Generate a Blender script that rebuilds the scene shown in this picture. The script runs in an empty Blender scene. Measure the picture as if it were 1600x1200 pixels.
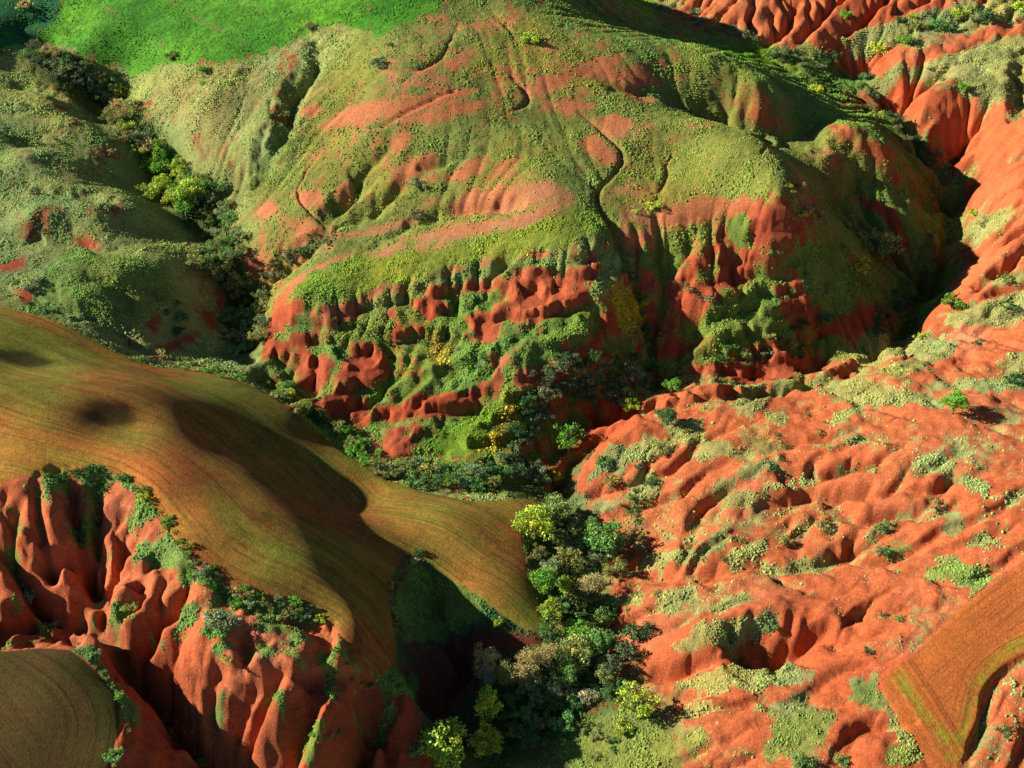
import bpy, math, random
import numpy as np
C = bpy.context.scene.collection
# ------------------------------------------------------------------ camera, sky, sun, exposure
PITCH = math.radians(38.0); HFOV = math.radians(40.0); CAMZ = 185.0
TX = math.tan(HFOV / 2)
cam = bpy.data.cameras.new('camera'); cam.angle = HFOV; cam.clip_start = 1.0; cam.clip_end = 6000.0
co = bpy.data.objects.new('camera', cam); C.objects.link(co)
co.location = (0, 0, CAMZ); co.rotation_euler = (math.radians(90) - PITCH, 0, 0)
bpy.context.scene.camera = co
SUN_EL = math.radians(25.5); SUN_AZ = math.radians(-83.0)      # azimuth from +Y, clockwise: the sun stands at -X
sd = (math.cos(SUN_EL) * math.sin(SUN_AZ), math.cos(SUN_EL) * math.cos(SUN_AZ), math.sin(SUN_EL))
w = bpy.data.worlds.new('World'); bpy.context.scene.world = w; w.use_nodes = True
nt = w.node_tree; nt.nodes.clear()
sky = nt.nodes.new('ShaderNodeTexSky'); sky.sky_type = 'NISHITA'; sky.sun_disc = False
sky.sun_elevation = SUN_EL; sky.sun_rotation = SUN_AZ % (2 * math.pi); sky.altitude = 900; sky.dust_density = 0.1; sky.air_density = 0.6
bg = nt.nodes.new('ShaderNodeBackground'); bg.inputs[1].default_value = 0.05
wo = nt.nodes.new('ShaderNodeOutputWorld')
nt.links.new(sky.outputs[0], bg.inputs[0]); nt.links.new(bg.outputs[0], wo.inputs[0])
sl = bpy.data.lights.new('sun', 'SUN'); sl.energy = 5.0; sl.angle = math.radians(0.6); sl.color = (1.0, 0.93, 0.80)
so = bpy.data.objects.new('sun', sl); C.objects.link(so)
from mathutils import Vector
so.rotation_euler = Vector(sd).to_track_quat('Z', 'Y').to_euler()
vs = bpy.context.scene.view_settings
vs.view_transform = 'Standard'; vs.look = 'None'; vs.gamma = 1.0; vs.exposure = 1.0; vs.use_curve_mapping = False
bpy.context.scene.cycles.max_bounces = 5; bpy.context.scene.cycles.diffuse_bounces = 1

rng = np.random.default_rng(7); random.seed(7)
CP, SP = math.cos(PITCH), math.sin(PITCH)
def ray(u, v):
    x = (u - 800) / 800 * TX; y = (600 - v) / 800 * TX
    return np.array([x, CP + y * SP, -SP + y * CP])
def at(u, v, h):
    d = ray(u, v); t = (h - CAMZ) / d[2]
    return np.array([d[0] * t, d[1] * t])
def P(s):
    return [tuple(float(a) for a in p.split(',')) for p in s.split()]

# ------------------------------------------------------------------ noise
def _h(n, s):
    r = np.random.default_rng(s); return r.random((n, n)).astype(np.float32) * 2 - 1
_L = {}
def noise(x, y, cell, seed):
    if seed not in _L: _L[seed] = _h(256, 1000 + seed)
    L = _L[seed]
    X = x / cell + seed * 17.3; Y = y / cell + seed * 5.1
    xi = np.floor(X).astype(np.int64); yi = np.floor(Y).astype(np.int64)
    fx = (X - xi).astype(np.float32); fy = (Y - yi).astype(np.float32)
    fx = fx * fx * (3 - 2 * fx); fy = fy * fy * (3 - 2 * fy)
    a = L[yi & 255, xi & 255]; b = L[yi & 255, (xi + 1) & 255]
    c = L[(yi + 1) & 255, xi & 255]; d = L[(yi + 1) & 255, (xi + 1) & 255]
    return (a * (1 - fx) + b * fx) * (1 - fy) + (c * (1 - fx) + d * fx) * fy
def fbm(x, y, cell, seed, n=3):
    s = 0; a = 1.0; t = 0
    for i in range(n):
        s = s + a * noise(x, y, cell / 2 ** i, seed + i); t += a; a *= 0.55
    return s / t * 1.4
def sstep(a, b, x):
    t = np.clip((x - a) / (b - a), 0, 1); return t * t * (3 - 2 * t)

# ------------------------------------------------------------------ working grid of the terrain (metres)
CELL = 0.4; X0, X1, Y0, Y1 = -210.0, 210.0, 80.0, 460.0
NX = int((X1 - X0) / CELL) + 1; NY = int((Y1 - Y0) / CELL) + 1
gx = X0 + CELL * np.arange(NX); gy = Y0 + CELL * np.arange(NY)
GX, GY = np.meshgrid(gx, gy)
def blur(a, r):
    k = max(1, int(round(r / CELL)))
    for _ in range(2):
        for ax in (0, 1):
            p = np.concatenate([np.repeat(a.take([0], ax), k + 1, ax), a, np.repeat(a.take([-1], ax), k, ax)], ax)
            c = np.cumsum(p, ax)
            a = (c.take(range(2 * k + 1, c.shape[ax]), ax) - c.take(range(0, c.shape[ax] - 2 * k - 1), ax)) / (2 * k + 1)
    return a
def sample(A, x, y):
    fx = np.clip((x - X0) / CELL, 0, NX - 1.001); fy = np.clip((y - Y0) / CELL, 0, NY - 1.001)
    i = fx.astype(np.int64); j = fy.astype(np.int64); fx = fx - i; fy = fy - j
    return (A[j, i] * (1 - fx) + A[j, i + 1] * fx) * (1 - fy) + (A[j + 1, i] * (1 - fx) + A[j + 1, i + 1] * fx) * fy

# heights of valley floors, crests, lips and edges, surveyed off the photograph: u,v,height
SURV = '''
60,80,25 180,170,19.5 270,290,14 340,370,11 375,470,9 400,545,8 440,600,7.5 520,670,6.5 600,725,6 700,755,5 850,765,3.5 880,800,3 895,900,2 930,1000,1 850,1100,0 750,1190,-1.5
-60,30,33 60,80,27
880,765,3.5 890,710,4 930,655,5 1050,620,6.5 1150,605,7.5 1270,590,6 1350,560,6 1420,510,6.5 1470,440,7 1490,390,7.5 1500,320,9.5 1490,270,11.5 1420,190,15 1340,110,20 1250,95,24 1180,80,25 1100,45,27 1000,5,29 900,-40,32
740,0,49 870,55,46 1000,85,43 1110,112,40 1200,150,37 1300,195,32 1385,238,27
600,-40,52 750,-60,53 900,-90,50
940,20,38 1040,60,33 1120,80,30
900,190,38 1000,195,38 1100,190,38.5 1180,215,39 1215,250,39 1222,300,37 1150,300,34
1300,330,20 1350,290,20.5 1260,280,28.5 1395,400,11.5 1290,420,20.5 1345,400,18.5 1330,480,13.5 1280,520,11.5 1200,540,13 1420,340,16 1430,280,18
1060,150,36 1120,160,34 1200,195,31 1270,215,27
800,150,41 800,250,35 700,200,38 600,150,41 600,80,45 500,120,38 500,200,33 450,280,26 420,340,22 400,400,17
850,330,31 750,340,28.5 650,360,25.5 560,380,23 500,420,21.5 450,460,20 435,485,18
960,330,31 1000,380,27 1080,330,31 1060,260,34
450,480,19 520,482,19.5 580,466,20.5 640,446,22 700,424,23.5 800,402,26 900,396,28 950,370,29
425,560,12 440,530,13.5 600,560,13.5 620,640,9.5 700,520,17 700,600,13 640,705,6.5 500,640,9.5 530,590,12 480,610,10
800,500,19 850,470,21.5 800,590,15 900,540,17.5 740,700,8 820,620,12 970,500,18 980,440,22 1000,560,11
1030,590,7.5 1100,540,13 1150,500,17 1220,480,17 1100,460,20 1150,400,25 1220,360,28 1050,480,17 1180,570,10
400,230,29 380,120,35 300,110,34 240,90,32 300,200,27 350,260,23 240,150,27
450,60,41 300,0,40 150,60,33 0,40,33 300,40,38 100,-40,38 -100,50,37
0,110,29.5 100,150,27.5 0,200,27 120,260,24 190,300,21.5 0,320,25 80,370,23.5 180,400,21.5 250,370,19 0,420,22.5 100,450,21 250,450,18.5 300,500,14 200,500,18.5 320,440,14.5 -100,300,27 -120,150,31
0,475,24 90,505,21.5 180,550,18.5 260,573,15.5 400,605,12.5 480,655,10.5 560,722,8.5 640,760,7.5 740,780,6.8 850,785,5.5
-120,430,28
200,600,26 290,650,23.2 330,700,23.2 370,640,16.5 450,690,12.5 500,760,12.5 580,775,9.0
-150,620,32 0,600,30.5 110,640,29.5 200,700,27.6 310,770,25.8 400,840,24.6 480,890,23.3 540,940,21.5 590,1000,17.5 600,1050,14.5
400,740,21.5 480,800,19.5 560,850,16 620,830,11.5 620,900,12
0,752,28.5 80,742,28 165,730,27.5 220,780,27 270,845,25.8 320,895,24 370,920,23 440,945,21.5 500,968,19.5
700,850,9.5 780,870,8 840,880,6 700,800,8.8 790,820,7
640,870,10.5 740,930,8.5 800,960,7.2 865,1005,5
680,950,5.5 640,980,8 720,1010,3.5 700,1080,0.5 660,1130,-1 610,1200,-3
620,1090,12.5 635,1120,10.5 605,1160,7 585,1200,4
-100,980,20 0,1000,13.5 60,965,14 110,905,19 60,880,20.5 150,970,16.5 200,1025,14.5 250,1060,12 300,1140,8.5 360,1200,5 400,1260,2
-80,870,19 30,800,26 60,830,25.5 90,850,24 30,900,20.5 130,830,22.5 200,850,21 180,940,20.5 250,910,23 300,950,22 240,990,20.5 330,1030,19 400,980,21.5 450,1020,19.8 280,1040,17.5 400,1080,17 440,1100,15.8 340,1100,14 520,1100,13.5 560,1060,15 540,1150,11.5 450,1160,12.5 350,1160,9 480,1200,10
0,1018,18.5 100,1015,17.5 150,1040,16.5 190,1090,15.5 190,1150,15 180,1200,14.5 0,1100,17 90,1160,15.8 0,1250,15.5 -120,1100,18
225,1100,15 240,1150,13 228,1200,12 262,1170,5
920,690,9.5 980,650,12.3 1060,607,13.8 1140,594,14.2 1230,600,14.2 1300,572,14.5 1345,547,14.5 1440,520,15 1480,465,17 1510,410,17.5 1495,350,19 1530,300,20
1560,300,24 1600,330,26 1600,420,23.5 1600,500,22 1540,480,20 1600,250,27 1700,300,31 1700,500,26
1440,140,25 1400,110,24.5 1480,180,23.5 1545,265,20 1500,245,17.5 1500,100,27.5 1600,60,30 1600,160,28 1560,210,26 1700,100,33
1380,60,27 1450,30,30 1250,20,30 1300,60,27 1180,15,31 1600,-20,35 1400,-50,36 1150,-50,37 1130,30,29
1100,650,14.5 1200,640,16 1350,620,19 1490,650,22 1600,620,23.5 1050,700,12 960,740,8.5 930,780,6.5 1000,800,8.5 1100,750,13 1200,720,15.5 1300,700,18 1400,720,20.5 1500,760,22 1600,740,24
1150,800,12 1250,790,14.5 1350,790,17.5 1450,830,19 1600,850,23 1050,850,9 960,880,5.5 1100,900,10.5 1200,860,12.5 1300,880,14.5 1400,890,17
1000,960,6 1100,960,10 1200,950,12 1300,930,15 1400,960,17 1500,950,19.5 1600,900,21.5
980,1060,4 1080,1060,7.5 1200,1060,10.5 1300,1050,13 1400,1060,15.5 1500,1020,18 1600,980,20 1450,1120,14.5 1500,1190,13 1600,1100,16.5
1000,1130,4.5 1100,1130,8 1200,1130,10.5 1300,1140,12 1400,1160,13 900,1170,1.5 1000,1200,4 1150,1200,8 1300,1210,11 1800,1000,24 1800,700,28
700,1250,-3 900,1260,0 1100,1280,6 1400,1280,11 0,1350,15 300,1300,-4 500,1300,-1
'''
pts = []
for ln in SURV.strip().split('\n'):
    L = [(*at(u, v, h), h) for u, v, h in P(ln)]
    cont = len(L) > 1 and all(math.dist(L[i][:2], L[i + 1][:2]) < 45 for i in range(len(L) - 1))
    pts += L
pts = np.array(pts)
keep = []
for p in pts:
    if all((p[0] - q[0]) ** 2 + (p[1] - q[1]) ** 2 > 4 for q in keep): keep.append(p)
pts = np.array(keep)
def rbf_fit(pts, c=5.0, lam=0.25):
    n = len(pts); d = np.sqrt((pts[:, None, 0] - pts[None, :, 0]) ** 2 + (pts[:, None, 1] - pts[None, :, 1]) ** 2 + c * c)
    A = np.zeros((n + 3, n + 3)); A[:n, :n] = -d + np.eye(n) * -lam * -1
    A[:n, n] = 1; A[:n, n + 1:] = pts[:, :2] / 100; A[n:, :n] = A[:n, n:].T
    b = np.zeros(n + 3); b[:n] = pts[:, 2]
    return np.linalg.solve(A, b)
co_ = rbf_fit(pts)
sx = gx[::5]; sy = gy[::5]; SX, SY = np.meshgrid(sx, sy)
Hs = co_[-3] + co_[-2] * SX / 100 + co_[-1] * SY / 100
for k in range(len(pts)):
    Hs = Hs - co_[k] * np.sqrt((SX - pts[k, 0]) ** 2 + (SY - pts[k, 1]) ** 2 + 25.0)
def up(A, n=5):
    fx = np.clip(np.arange(NX) / n, 0, A.shape[1] - 1.001); fy = np.clip(np.arange(NY) / n, 0, A.shape[0] - 1.001)
    i = fx.astype(int); j = fy.astype(int); fx = (fx - i)[None]; fy = (fy - j)[:, None]
    a = A[j][:, i]; b = A[j][:, i + 1]; c = A[j + 1][:, i]; d = A[j + 1][:, i + 1]
    return (a * (1 - fx) + b * fx) * (1 - fy) + (c * (1 - fx) + d * fx) * fy
H = blur(up(Hs), 1.5)
def ground(u, v):                                  # where the sight line of a photo point meets the ground
    d = ray(u, v); t0 = (60 - CAMZ) / d[2]; t1 = (-12 - CAMZ) / d[2]
    t = np.linspace(t0, t1, 500); x = d[0] * t; y = d[1] * t; z = CAMZ + d[2] * t
    g = sample(H, x, y); k = np.argmax(z <= g)
    if k == 0: k = 250
    a = (z[k - 1] - g[k - 1]); b = (g[k] - z[k]); f = a / (a + b + 1e-9)
    return (x[k - 1] + f * (x[k] - x[k - 1]), y[k - 1] + f * (y[k] - y[k - 1]))
def gpoly(s): return np.array([ground(u, v) for u, v in P(s)])

def seg_dist(poly, pad, closed=False):
    """signed window: distance to a polyline and the run along it"""
    q = np.vstack([poly, poly[:1]]) if closed else poly
    x0, y0 = q.min(0) - pad; x1, y1 = q.max(0) + pad
    i0 = max(0, int((x0 - X0) / CELL)); i1 = min(NX, int((x1 - X0) / CELL) + 2)
    j0 = max(0, int((y0 - Y0) / CELL)); j1 = min(NY, int((y1 - Y0) / CELL) + 2)
    if i1 - i0 < 2 or j1 - j0 < 2: return None
    x = GX[j0:j1, i0:i1]; y = GY[j0:j1, i0:i1]
    D = np.full(x.shape, 1e9); S = np.zeros(x.shape); ins = np.zeros(x.shape, bool); run = 0.0
    for a, b in zip(q[:-1], q[1:]):
        e = b - a; L2 = float(e @ e) + 1e-9; L = math.sqrt(L2)
        t = np.clip(((x - a[0]) * e[0] + (y - a[1]) * e[1]) / L2, 0, 1)
        d = np.hypot(x - a[0] - t * e[0], y - a[1] - t * e[1])
        m = d < D; D[m] = d[m]; S[m] = (run + t * L)[m]; run += L
        if closed:
            c = ((a[1] > y) != (b[1] > y)) & (x < (b[0] - a[0]) * (y - a[1]) / (b[1] - a[1] + 1e-12) + a[0]); ins ^= c
    return (slice(j0, j1), slice(i0, i1)), D, S, run, ins
def densify(q, step=2.5, wob=0.0, seed=0):
    out = []
    # Catmull-Rom through the surveyed points
    pp = np.vstack([2 * q[0] - q[1], q, 2 * q[-1] - q[-2]])
    for i in range(1, len(pp) - 2):
        n = max(2, int(math.dist(pp[i], pp[i + 1]) / step))
        for k in range(n):
            t = k / n
            out.append(0.5 * (2 * pp[i] + (pp[i + 1] - pp[i - 1]) * t + (2 * pp[i - 1] - 5 * pp[i] + 4 * pp[i + 1] - pp[i + 2]) * t * t + (3 * pp[i] - pp[i - 1] - 3 * pp[i + 1] + pp[i + 2]) * t ** 3))
    out.append(q[-1]); out = np.array(out)
    if wob:
        r = np.random.default_rng(seed); out[1:-1] += r.normal(0, wob, (len(out) - 2, 2))
    return out
# ------------------------------------------------------------------ outlines traced off the photograph
# kinds of ground: veg patches, bare patches, fields
FIELDS = {   # closed outlines
 'main': '-260,380 -120,425 0,475 90,503 180,549 240,572 320,580 400,605 450,638 500,675 560,722 600,745 660,768 740,783 820,780 850,785 835,800 815,830 822,870 832,920 845,960 870,998 820,985 770,950 700,900 655,865 630,870 612,900 608,930 615,980 620,1030 600,1055 575,1050 545,1030 540,1000 520,978 470,955 410,938 365,915 325,890 295,870 270,840 240,790 215,760 185,738 150,728 100,735 50,745 0,755 -120,775 -300,770',
 'south_west': '-250,1000 0,1018 60,1012 105,1015 140,1040 170,1070 187,1100 188,1130 178,1165 172,1200 150,1290 -250,1400',
 'south_east': '1700,820 1600,888 1560,905 1500,955 1440,1010 1375,1060 1385,1090 1420,1140 1455,1195 1470,1203 1495,1198 1520,1160 1532,1110 1545,1070 1570,1045 1600,1022 1720,960',
 'crop': '0,80 60,68 90,72 130,88 200,106 260,103 300,100 360,95 400,88 440,72 475,52 520,38 560,46 590,54 640,35 690,10 720,-20 760,-120 100,-120 95,0 65,50 0,80',
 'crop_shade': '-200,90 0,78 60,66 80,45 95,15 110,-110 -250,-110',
}
# regions: outline ; cover (-1 bare .. 1 overgrown) ; colour of the growth ; soil
REG = [
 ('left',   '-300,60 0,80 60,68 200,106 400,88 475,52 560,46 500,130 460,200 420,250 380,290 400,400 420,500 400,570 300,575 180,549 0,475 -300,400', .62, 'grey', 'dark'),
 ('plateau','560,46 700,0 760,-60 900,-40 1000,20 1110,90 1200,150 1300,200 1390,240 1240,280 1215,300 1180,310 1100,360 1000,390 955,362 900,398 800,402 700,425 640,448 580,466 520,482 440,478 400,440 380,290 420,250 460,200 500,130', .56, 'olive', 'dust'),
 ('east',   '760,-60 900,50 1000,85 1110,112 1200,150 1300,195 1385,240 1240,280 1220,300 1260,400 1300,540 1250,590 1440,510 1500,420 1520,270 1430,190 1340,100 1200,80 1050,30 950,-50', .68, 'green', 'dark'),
 ('scarp',  '440,478 520,482 580,466 640,448 700,425 800,402 900,398 955,362 1000,390 1100,360 1180,310 1220,300 1260,400 1300,480 1290,550 1250,590 1150,600 1050,610 920,650 880,720 800,760 640,740 560,700 480,640 410,570 425,500', .36, 'green', 'deep'),
 ('north_east','1050,30 1200,80 1340,100 1430,190 1530,270 1600,235 1700,200 1700,-80 1000,-80', -.02, 'pale', 'orange'),
 ('right_bank','1530,270 1500,340 1520,380 1490,450 1440,520 1340,545 1290,575 1400,600 1700,600 1700,200', -.28, 'pale', 'orange'),
 ('badland','1290,575 1230,600 1130,590 1060,605 930,670 900,760 930,830 950,900 960,960 980,1040 1030,1120 1060,1260 1700,1300 1700,600 1400,600', -.34, 'pale', 'orange'),
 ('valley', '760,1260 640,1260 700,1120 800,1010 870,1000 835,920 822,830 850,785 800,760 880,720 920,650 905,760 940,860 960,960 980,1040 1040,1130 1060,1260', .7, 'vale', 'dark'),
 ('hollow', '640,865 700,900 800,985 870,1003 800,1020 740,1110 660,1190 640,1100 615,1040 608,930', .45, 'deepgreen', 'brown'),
 ('south_west_bad','-200,760 0,752 150,728 215,760 270,840 365,915 520,975 600,1055 650,1090 640,1200 560,1300 150,1300 175,1200 187,1100 105,1015 0,1018 -200,1000', -.46, 'bright', 'salmon'),
]
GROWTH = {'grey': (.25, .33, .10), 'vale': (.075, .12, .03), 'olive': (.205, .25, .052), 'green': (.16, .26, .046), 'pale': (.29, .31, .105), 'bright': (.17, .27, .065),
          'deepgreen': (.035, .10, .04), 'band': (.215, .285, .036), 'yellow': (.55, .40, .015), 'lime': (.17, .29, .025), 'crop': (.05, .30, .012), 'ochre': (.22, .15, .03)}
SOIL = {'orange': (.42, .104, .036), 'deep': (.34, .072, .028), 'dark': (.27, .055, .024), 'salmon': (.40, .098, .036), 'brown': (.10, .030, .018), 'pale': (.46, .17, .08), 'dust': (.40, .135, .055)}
# overgrown patches: outline ; growth colour
VEG = '''
vale|40,72 130,106 200,170 262,235 335,325 385,420 412,530 380,570 345,480 300,370 232,280 160,190 50,115
green|650,610 660,560 665,520 690,490 715,495 735,520 745,560 747,600 700,612 672,616
green|780,590 795,565 830,530 860,510 905,492 925,515 915,530 880,545 845,570 800,590
lime|655,705 680,680 720,655 760,635 800,612 835,600 850,610 835,660 800,695 760,715 700,718
green|1080,525 1100,490 1125,465 1155,450 1200,462 1225,490 1235,515 1190,540 1130,545
green|1245,385 1290,378 1325,400 1345,430 1335,475 1290,490 1265,475 1250,430
green|1000,382 1040,372 1080,378 1070,410 1040,432 1005,425
yellow|952,440 972,450 1002,462 1010,485 1000,508 985,516 965,500 958,475
ochre|740,705 760,690 790,660 795,625 810,620 808,660 790,695 765,708
ochre|672,520 690,515 700,540 690,575 678,560
yellow|948,572 965,560 990,565 975,578 955,580
grey|560,478 640,452 700,430 800,407 900,401 950,368 958,385 900,416 800,426 700,448 640,468 570,492
green|700,470 740,465 730,490 705,488
green|850,505 890,490 905,500 860,520
green|940,530 990,545 1000,565 960,560
green|1090,430 1120,400 1125,420 1100,445
green|1130,345 1165,335 1170,380 1140,395
bright|330,1010 360,1005 372,1022 345,1030
bright|240,1005 262,1000 255,1020
green|150,975 200,950 210,965 165,990
bright|150,870 175,860 185,885 160,895
bright|265,925 285,915 290,935 270,945
bright|405,965 440,962 450,985 415,988
bright|330,1105 350,1095 345,1140
bright|420,1100 440,1080 445,1110
bright|540,1070 560,1065 555,1110
green|0,850 25,845 30,880 5,890
bright|395,1020 440,1010 425,1030
green|55,985 100,975 95,995
olive|525,535 545,505 580,490 618,498 610,525 575,545 540,548
olive|430,525 442,505 465,492 482,500 480,522 455,535 435,535
grey|930,400 975,398 970,430 950,462 925,455 930,425
pale|1078,718 1085,700 1110,692 1148,690 1140,708 1105,724
pale|1108,762 1160,732 1215,714 1212,730 1155,755 1115,776
pale|1108,795 1130,772 1180,766 1252,754 1245,766 1185,780 1155,802 1122,800
pale|1038,872 1090,860 1138,825 1142,845 1105,870 1050,882
pale|1128,872 1170,850 1205,855 1192,880 1142,886
pale|1045,1012 1080,985 1160,967 1212,960 1216,980 1165,1000 1090,1022 1055,1024
pale|1058,1072 1130,1046 1210,1045 1272,1055 1180,1080 1100,1078
pale|1033,932 1050,920 1080,925 1066,950 1040,967
pale|1112,952 1160,922 1167,936 1130,957
pale|952,935 1000,915 1022,925 1000,945 960,948
pale|1140,638 1150,613 1200,608 1200,638 1168,662
pale|1200,647 1230,650 1228,670 1205,667
pale|1288,657 1330,640 1346,640 1328,656 1298,668
pale|1280,697 1340,686 1366,682 1352,691 1290,700
pale|1312,737 1370,725 1386,724 1362,735 1322,741
pale|1428,727 1450,713 1482,718 1490,740 1525,745 1552,762 1540,775 1500,757 1440,737
pale|1350,838 1375,820 1402,808 1422,805 1402,822 1362,842
green|1362,862 1402,850 1412,858 1388,872
pale|1198,888 1240,878 1272,882 1275,890 1220,898
bright|1448,892 1470,872 1492,870 1562,900 1522,925 1490,912 1452,906
pale|1500,848 1562,830 1572,840 1522,856
pale|1478,802 1500,800 1506,820 1490,847 1474,836
pale|1290,600 1400,606 1482,622 1484,642 1380,632 1300,630
pale|1095,592 1200,600 1300,588 1420,600 1620,580 1620,612 1450,607 1300,612 1150,607
olive|1195,1195 1200,1122 1240,1105 1300,1110 1312,1130 1285,1162 1232,1182
olive|1055,1165 1090,1140 1112,1150 1082,1172
olive|1328,1066 1372,1060 1392,1102 1342,1112
olive|1375,1195 1395,1165 1430,1165 1440,1180 1400,1205
olive|780,1205 850,1165 930,1120 1000,1105 1050,1150 1070,1260 780,1260
pale|925,742 955,700 1035,682 1062,700 1005,722 950,735
pale|1025,650 1100,660 1120,690 1070,692 1030,670
pale|930,790 985,770 1010,745 1040,745 1030,775 985,790 940,798
pale|960,905 1000,870 1050,860 1060,880 1000,900
pale|1060,1115 1110,1100 1110,1112 1080,1122
pale|1180,1105 1260,1095 1250,1110 1200,1115
pale|1400,1070 1420,1140 1440,1190 1400,1150 1385,1100
pale|1330,545 1400,532 1500,537 1482,562 1385,562 1340,577
pale|1468,492 1560,468 1620,448 1620,500 1542,512 1482,512
pale|1508,362 1530,335 1565,330 1592,340 1562,372 1522,392
pale|1540,427 1620,418 1620,442 1552,447
pale|1360,592 1400,565 1462,560 1432,582
pale|1558,556 1620,545 1620,592 1570,592
pale|1352,142 1392,110 1462,92 1560,58 1620,50 1620,158 1502,148 1432,128
pale|1300,55 1400,30 1500,5 1600,-10 1620,20 1540,42 1430,60 1330,90
lime|1115,70 1200,72 1215,95 1150,92
lime|960,-40 1010,-5 1030,20 1000,12 950,-10
green|1150,120 1290,150 1380,220 1340,200 1260,180
bright|180,742 215,758 245,792 275,830 303,870 335,903 380,932 470,958 490,970 440,968 380,955 320,925 280,895 240,862 262,822 212,785 188,765
green|68,742 100,736 106,775 75,778
green|112,745 160,725 182,745 160,762 150,800 158,850 122,852 105,822 140,790 132,760
bright|195,820 212,800 242,780 236,802 215,832
bright|205,892 212,852 242,855 218,902
bright|270,990 290,945 312,940 305,977
green|320,985 322,960 352,955 372,975 345,1002
bright|440,1010 442,985 470,980 487,1000 462,1012 467,1032
bright|500,1022 530,1010 562,1042 522,1052 517,1092 505,1062
green|585,1062 652,1058 642,1092 602,1090
bright|588,1148 592,1110 612,1110 602,1152
green|468,1190 475,1150 502,1128 485,1180
green|10,792 30,790 28,812
bright|28,925 60,900 52,942 30,947
bright|-20,1015 20,1000 35,1000 20,1016
bright|118,1015 142,1008 172,1058 202,1088 222,1112 210,1130 188,1125 180,1088 150,1052
green|640,870 700,900 740,930 760,960 700,990 640,1010 615,980 610,930
bright|35,500 60,440 110,390 200,400 270,425 270,470 200,500 130,500
pale|240,130 300,110 400,100 440,110 380,200 330,240 290,200 250,160
green|405,590 450,625 510,665 560,710 600,735 570,722 520,690 460,645
olive|1200,240 1215,290 1180,310 1100,300 1050,280 1040,230 1100,200 1180,215
band|450,470 480,430 560,400 700,385 850,345 940,330 950,365 860,392 760,402 690,420 640,440 560,465 500,478
'''
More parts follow.
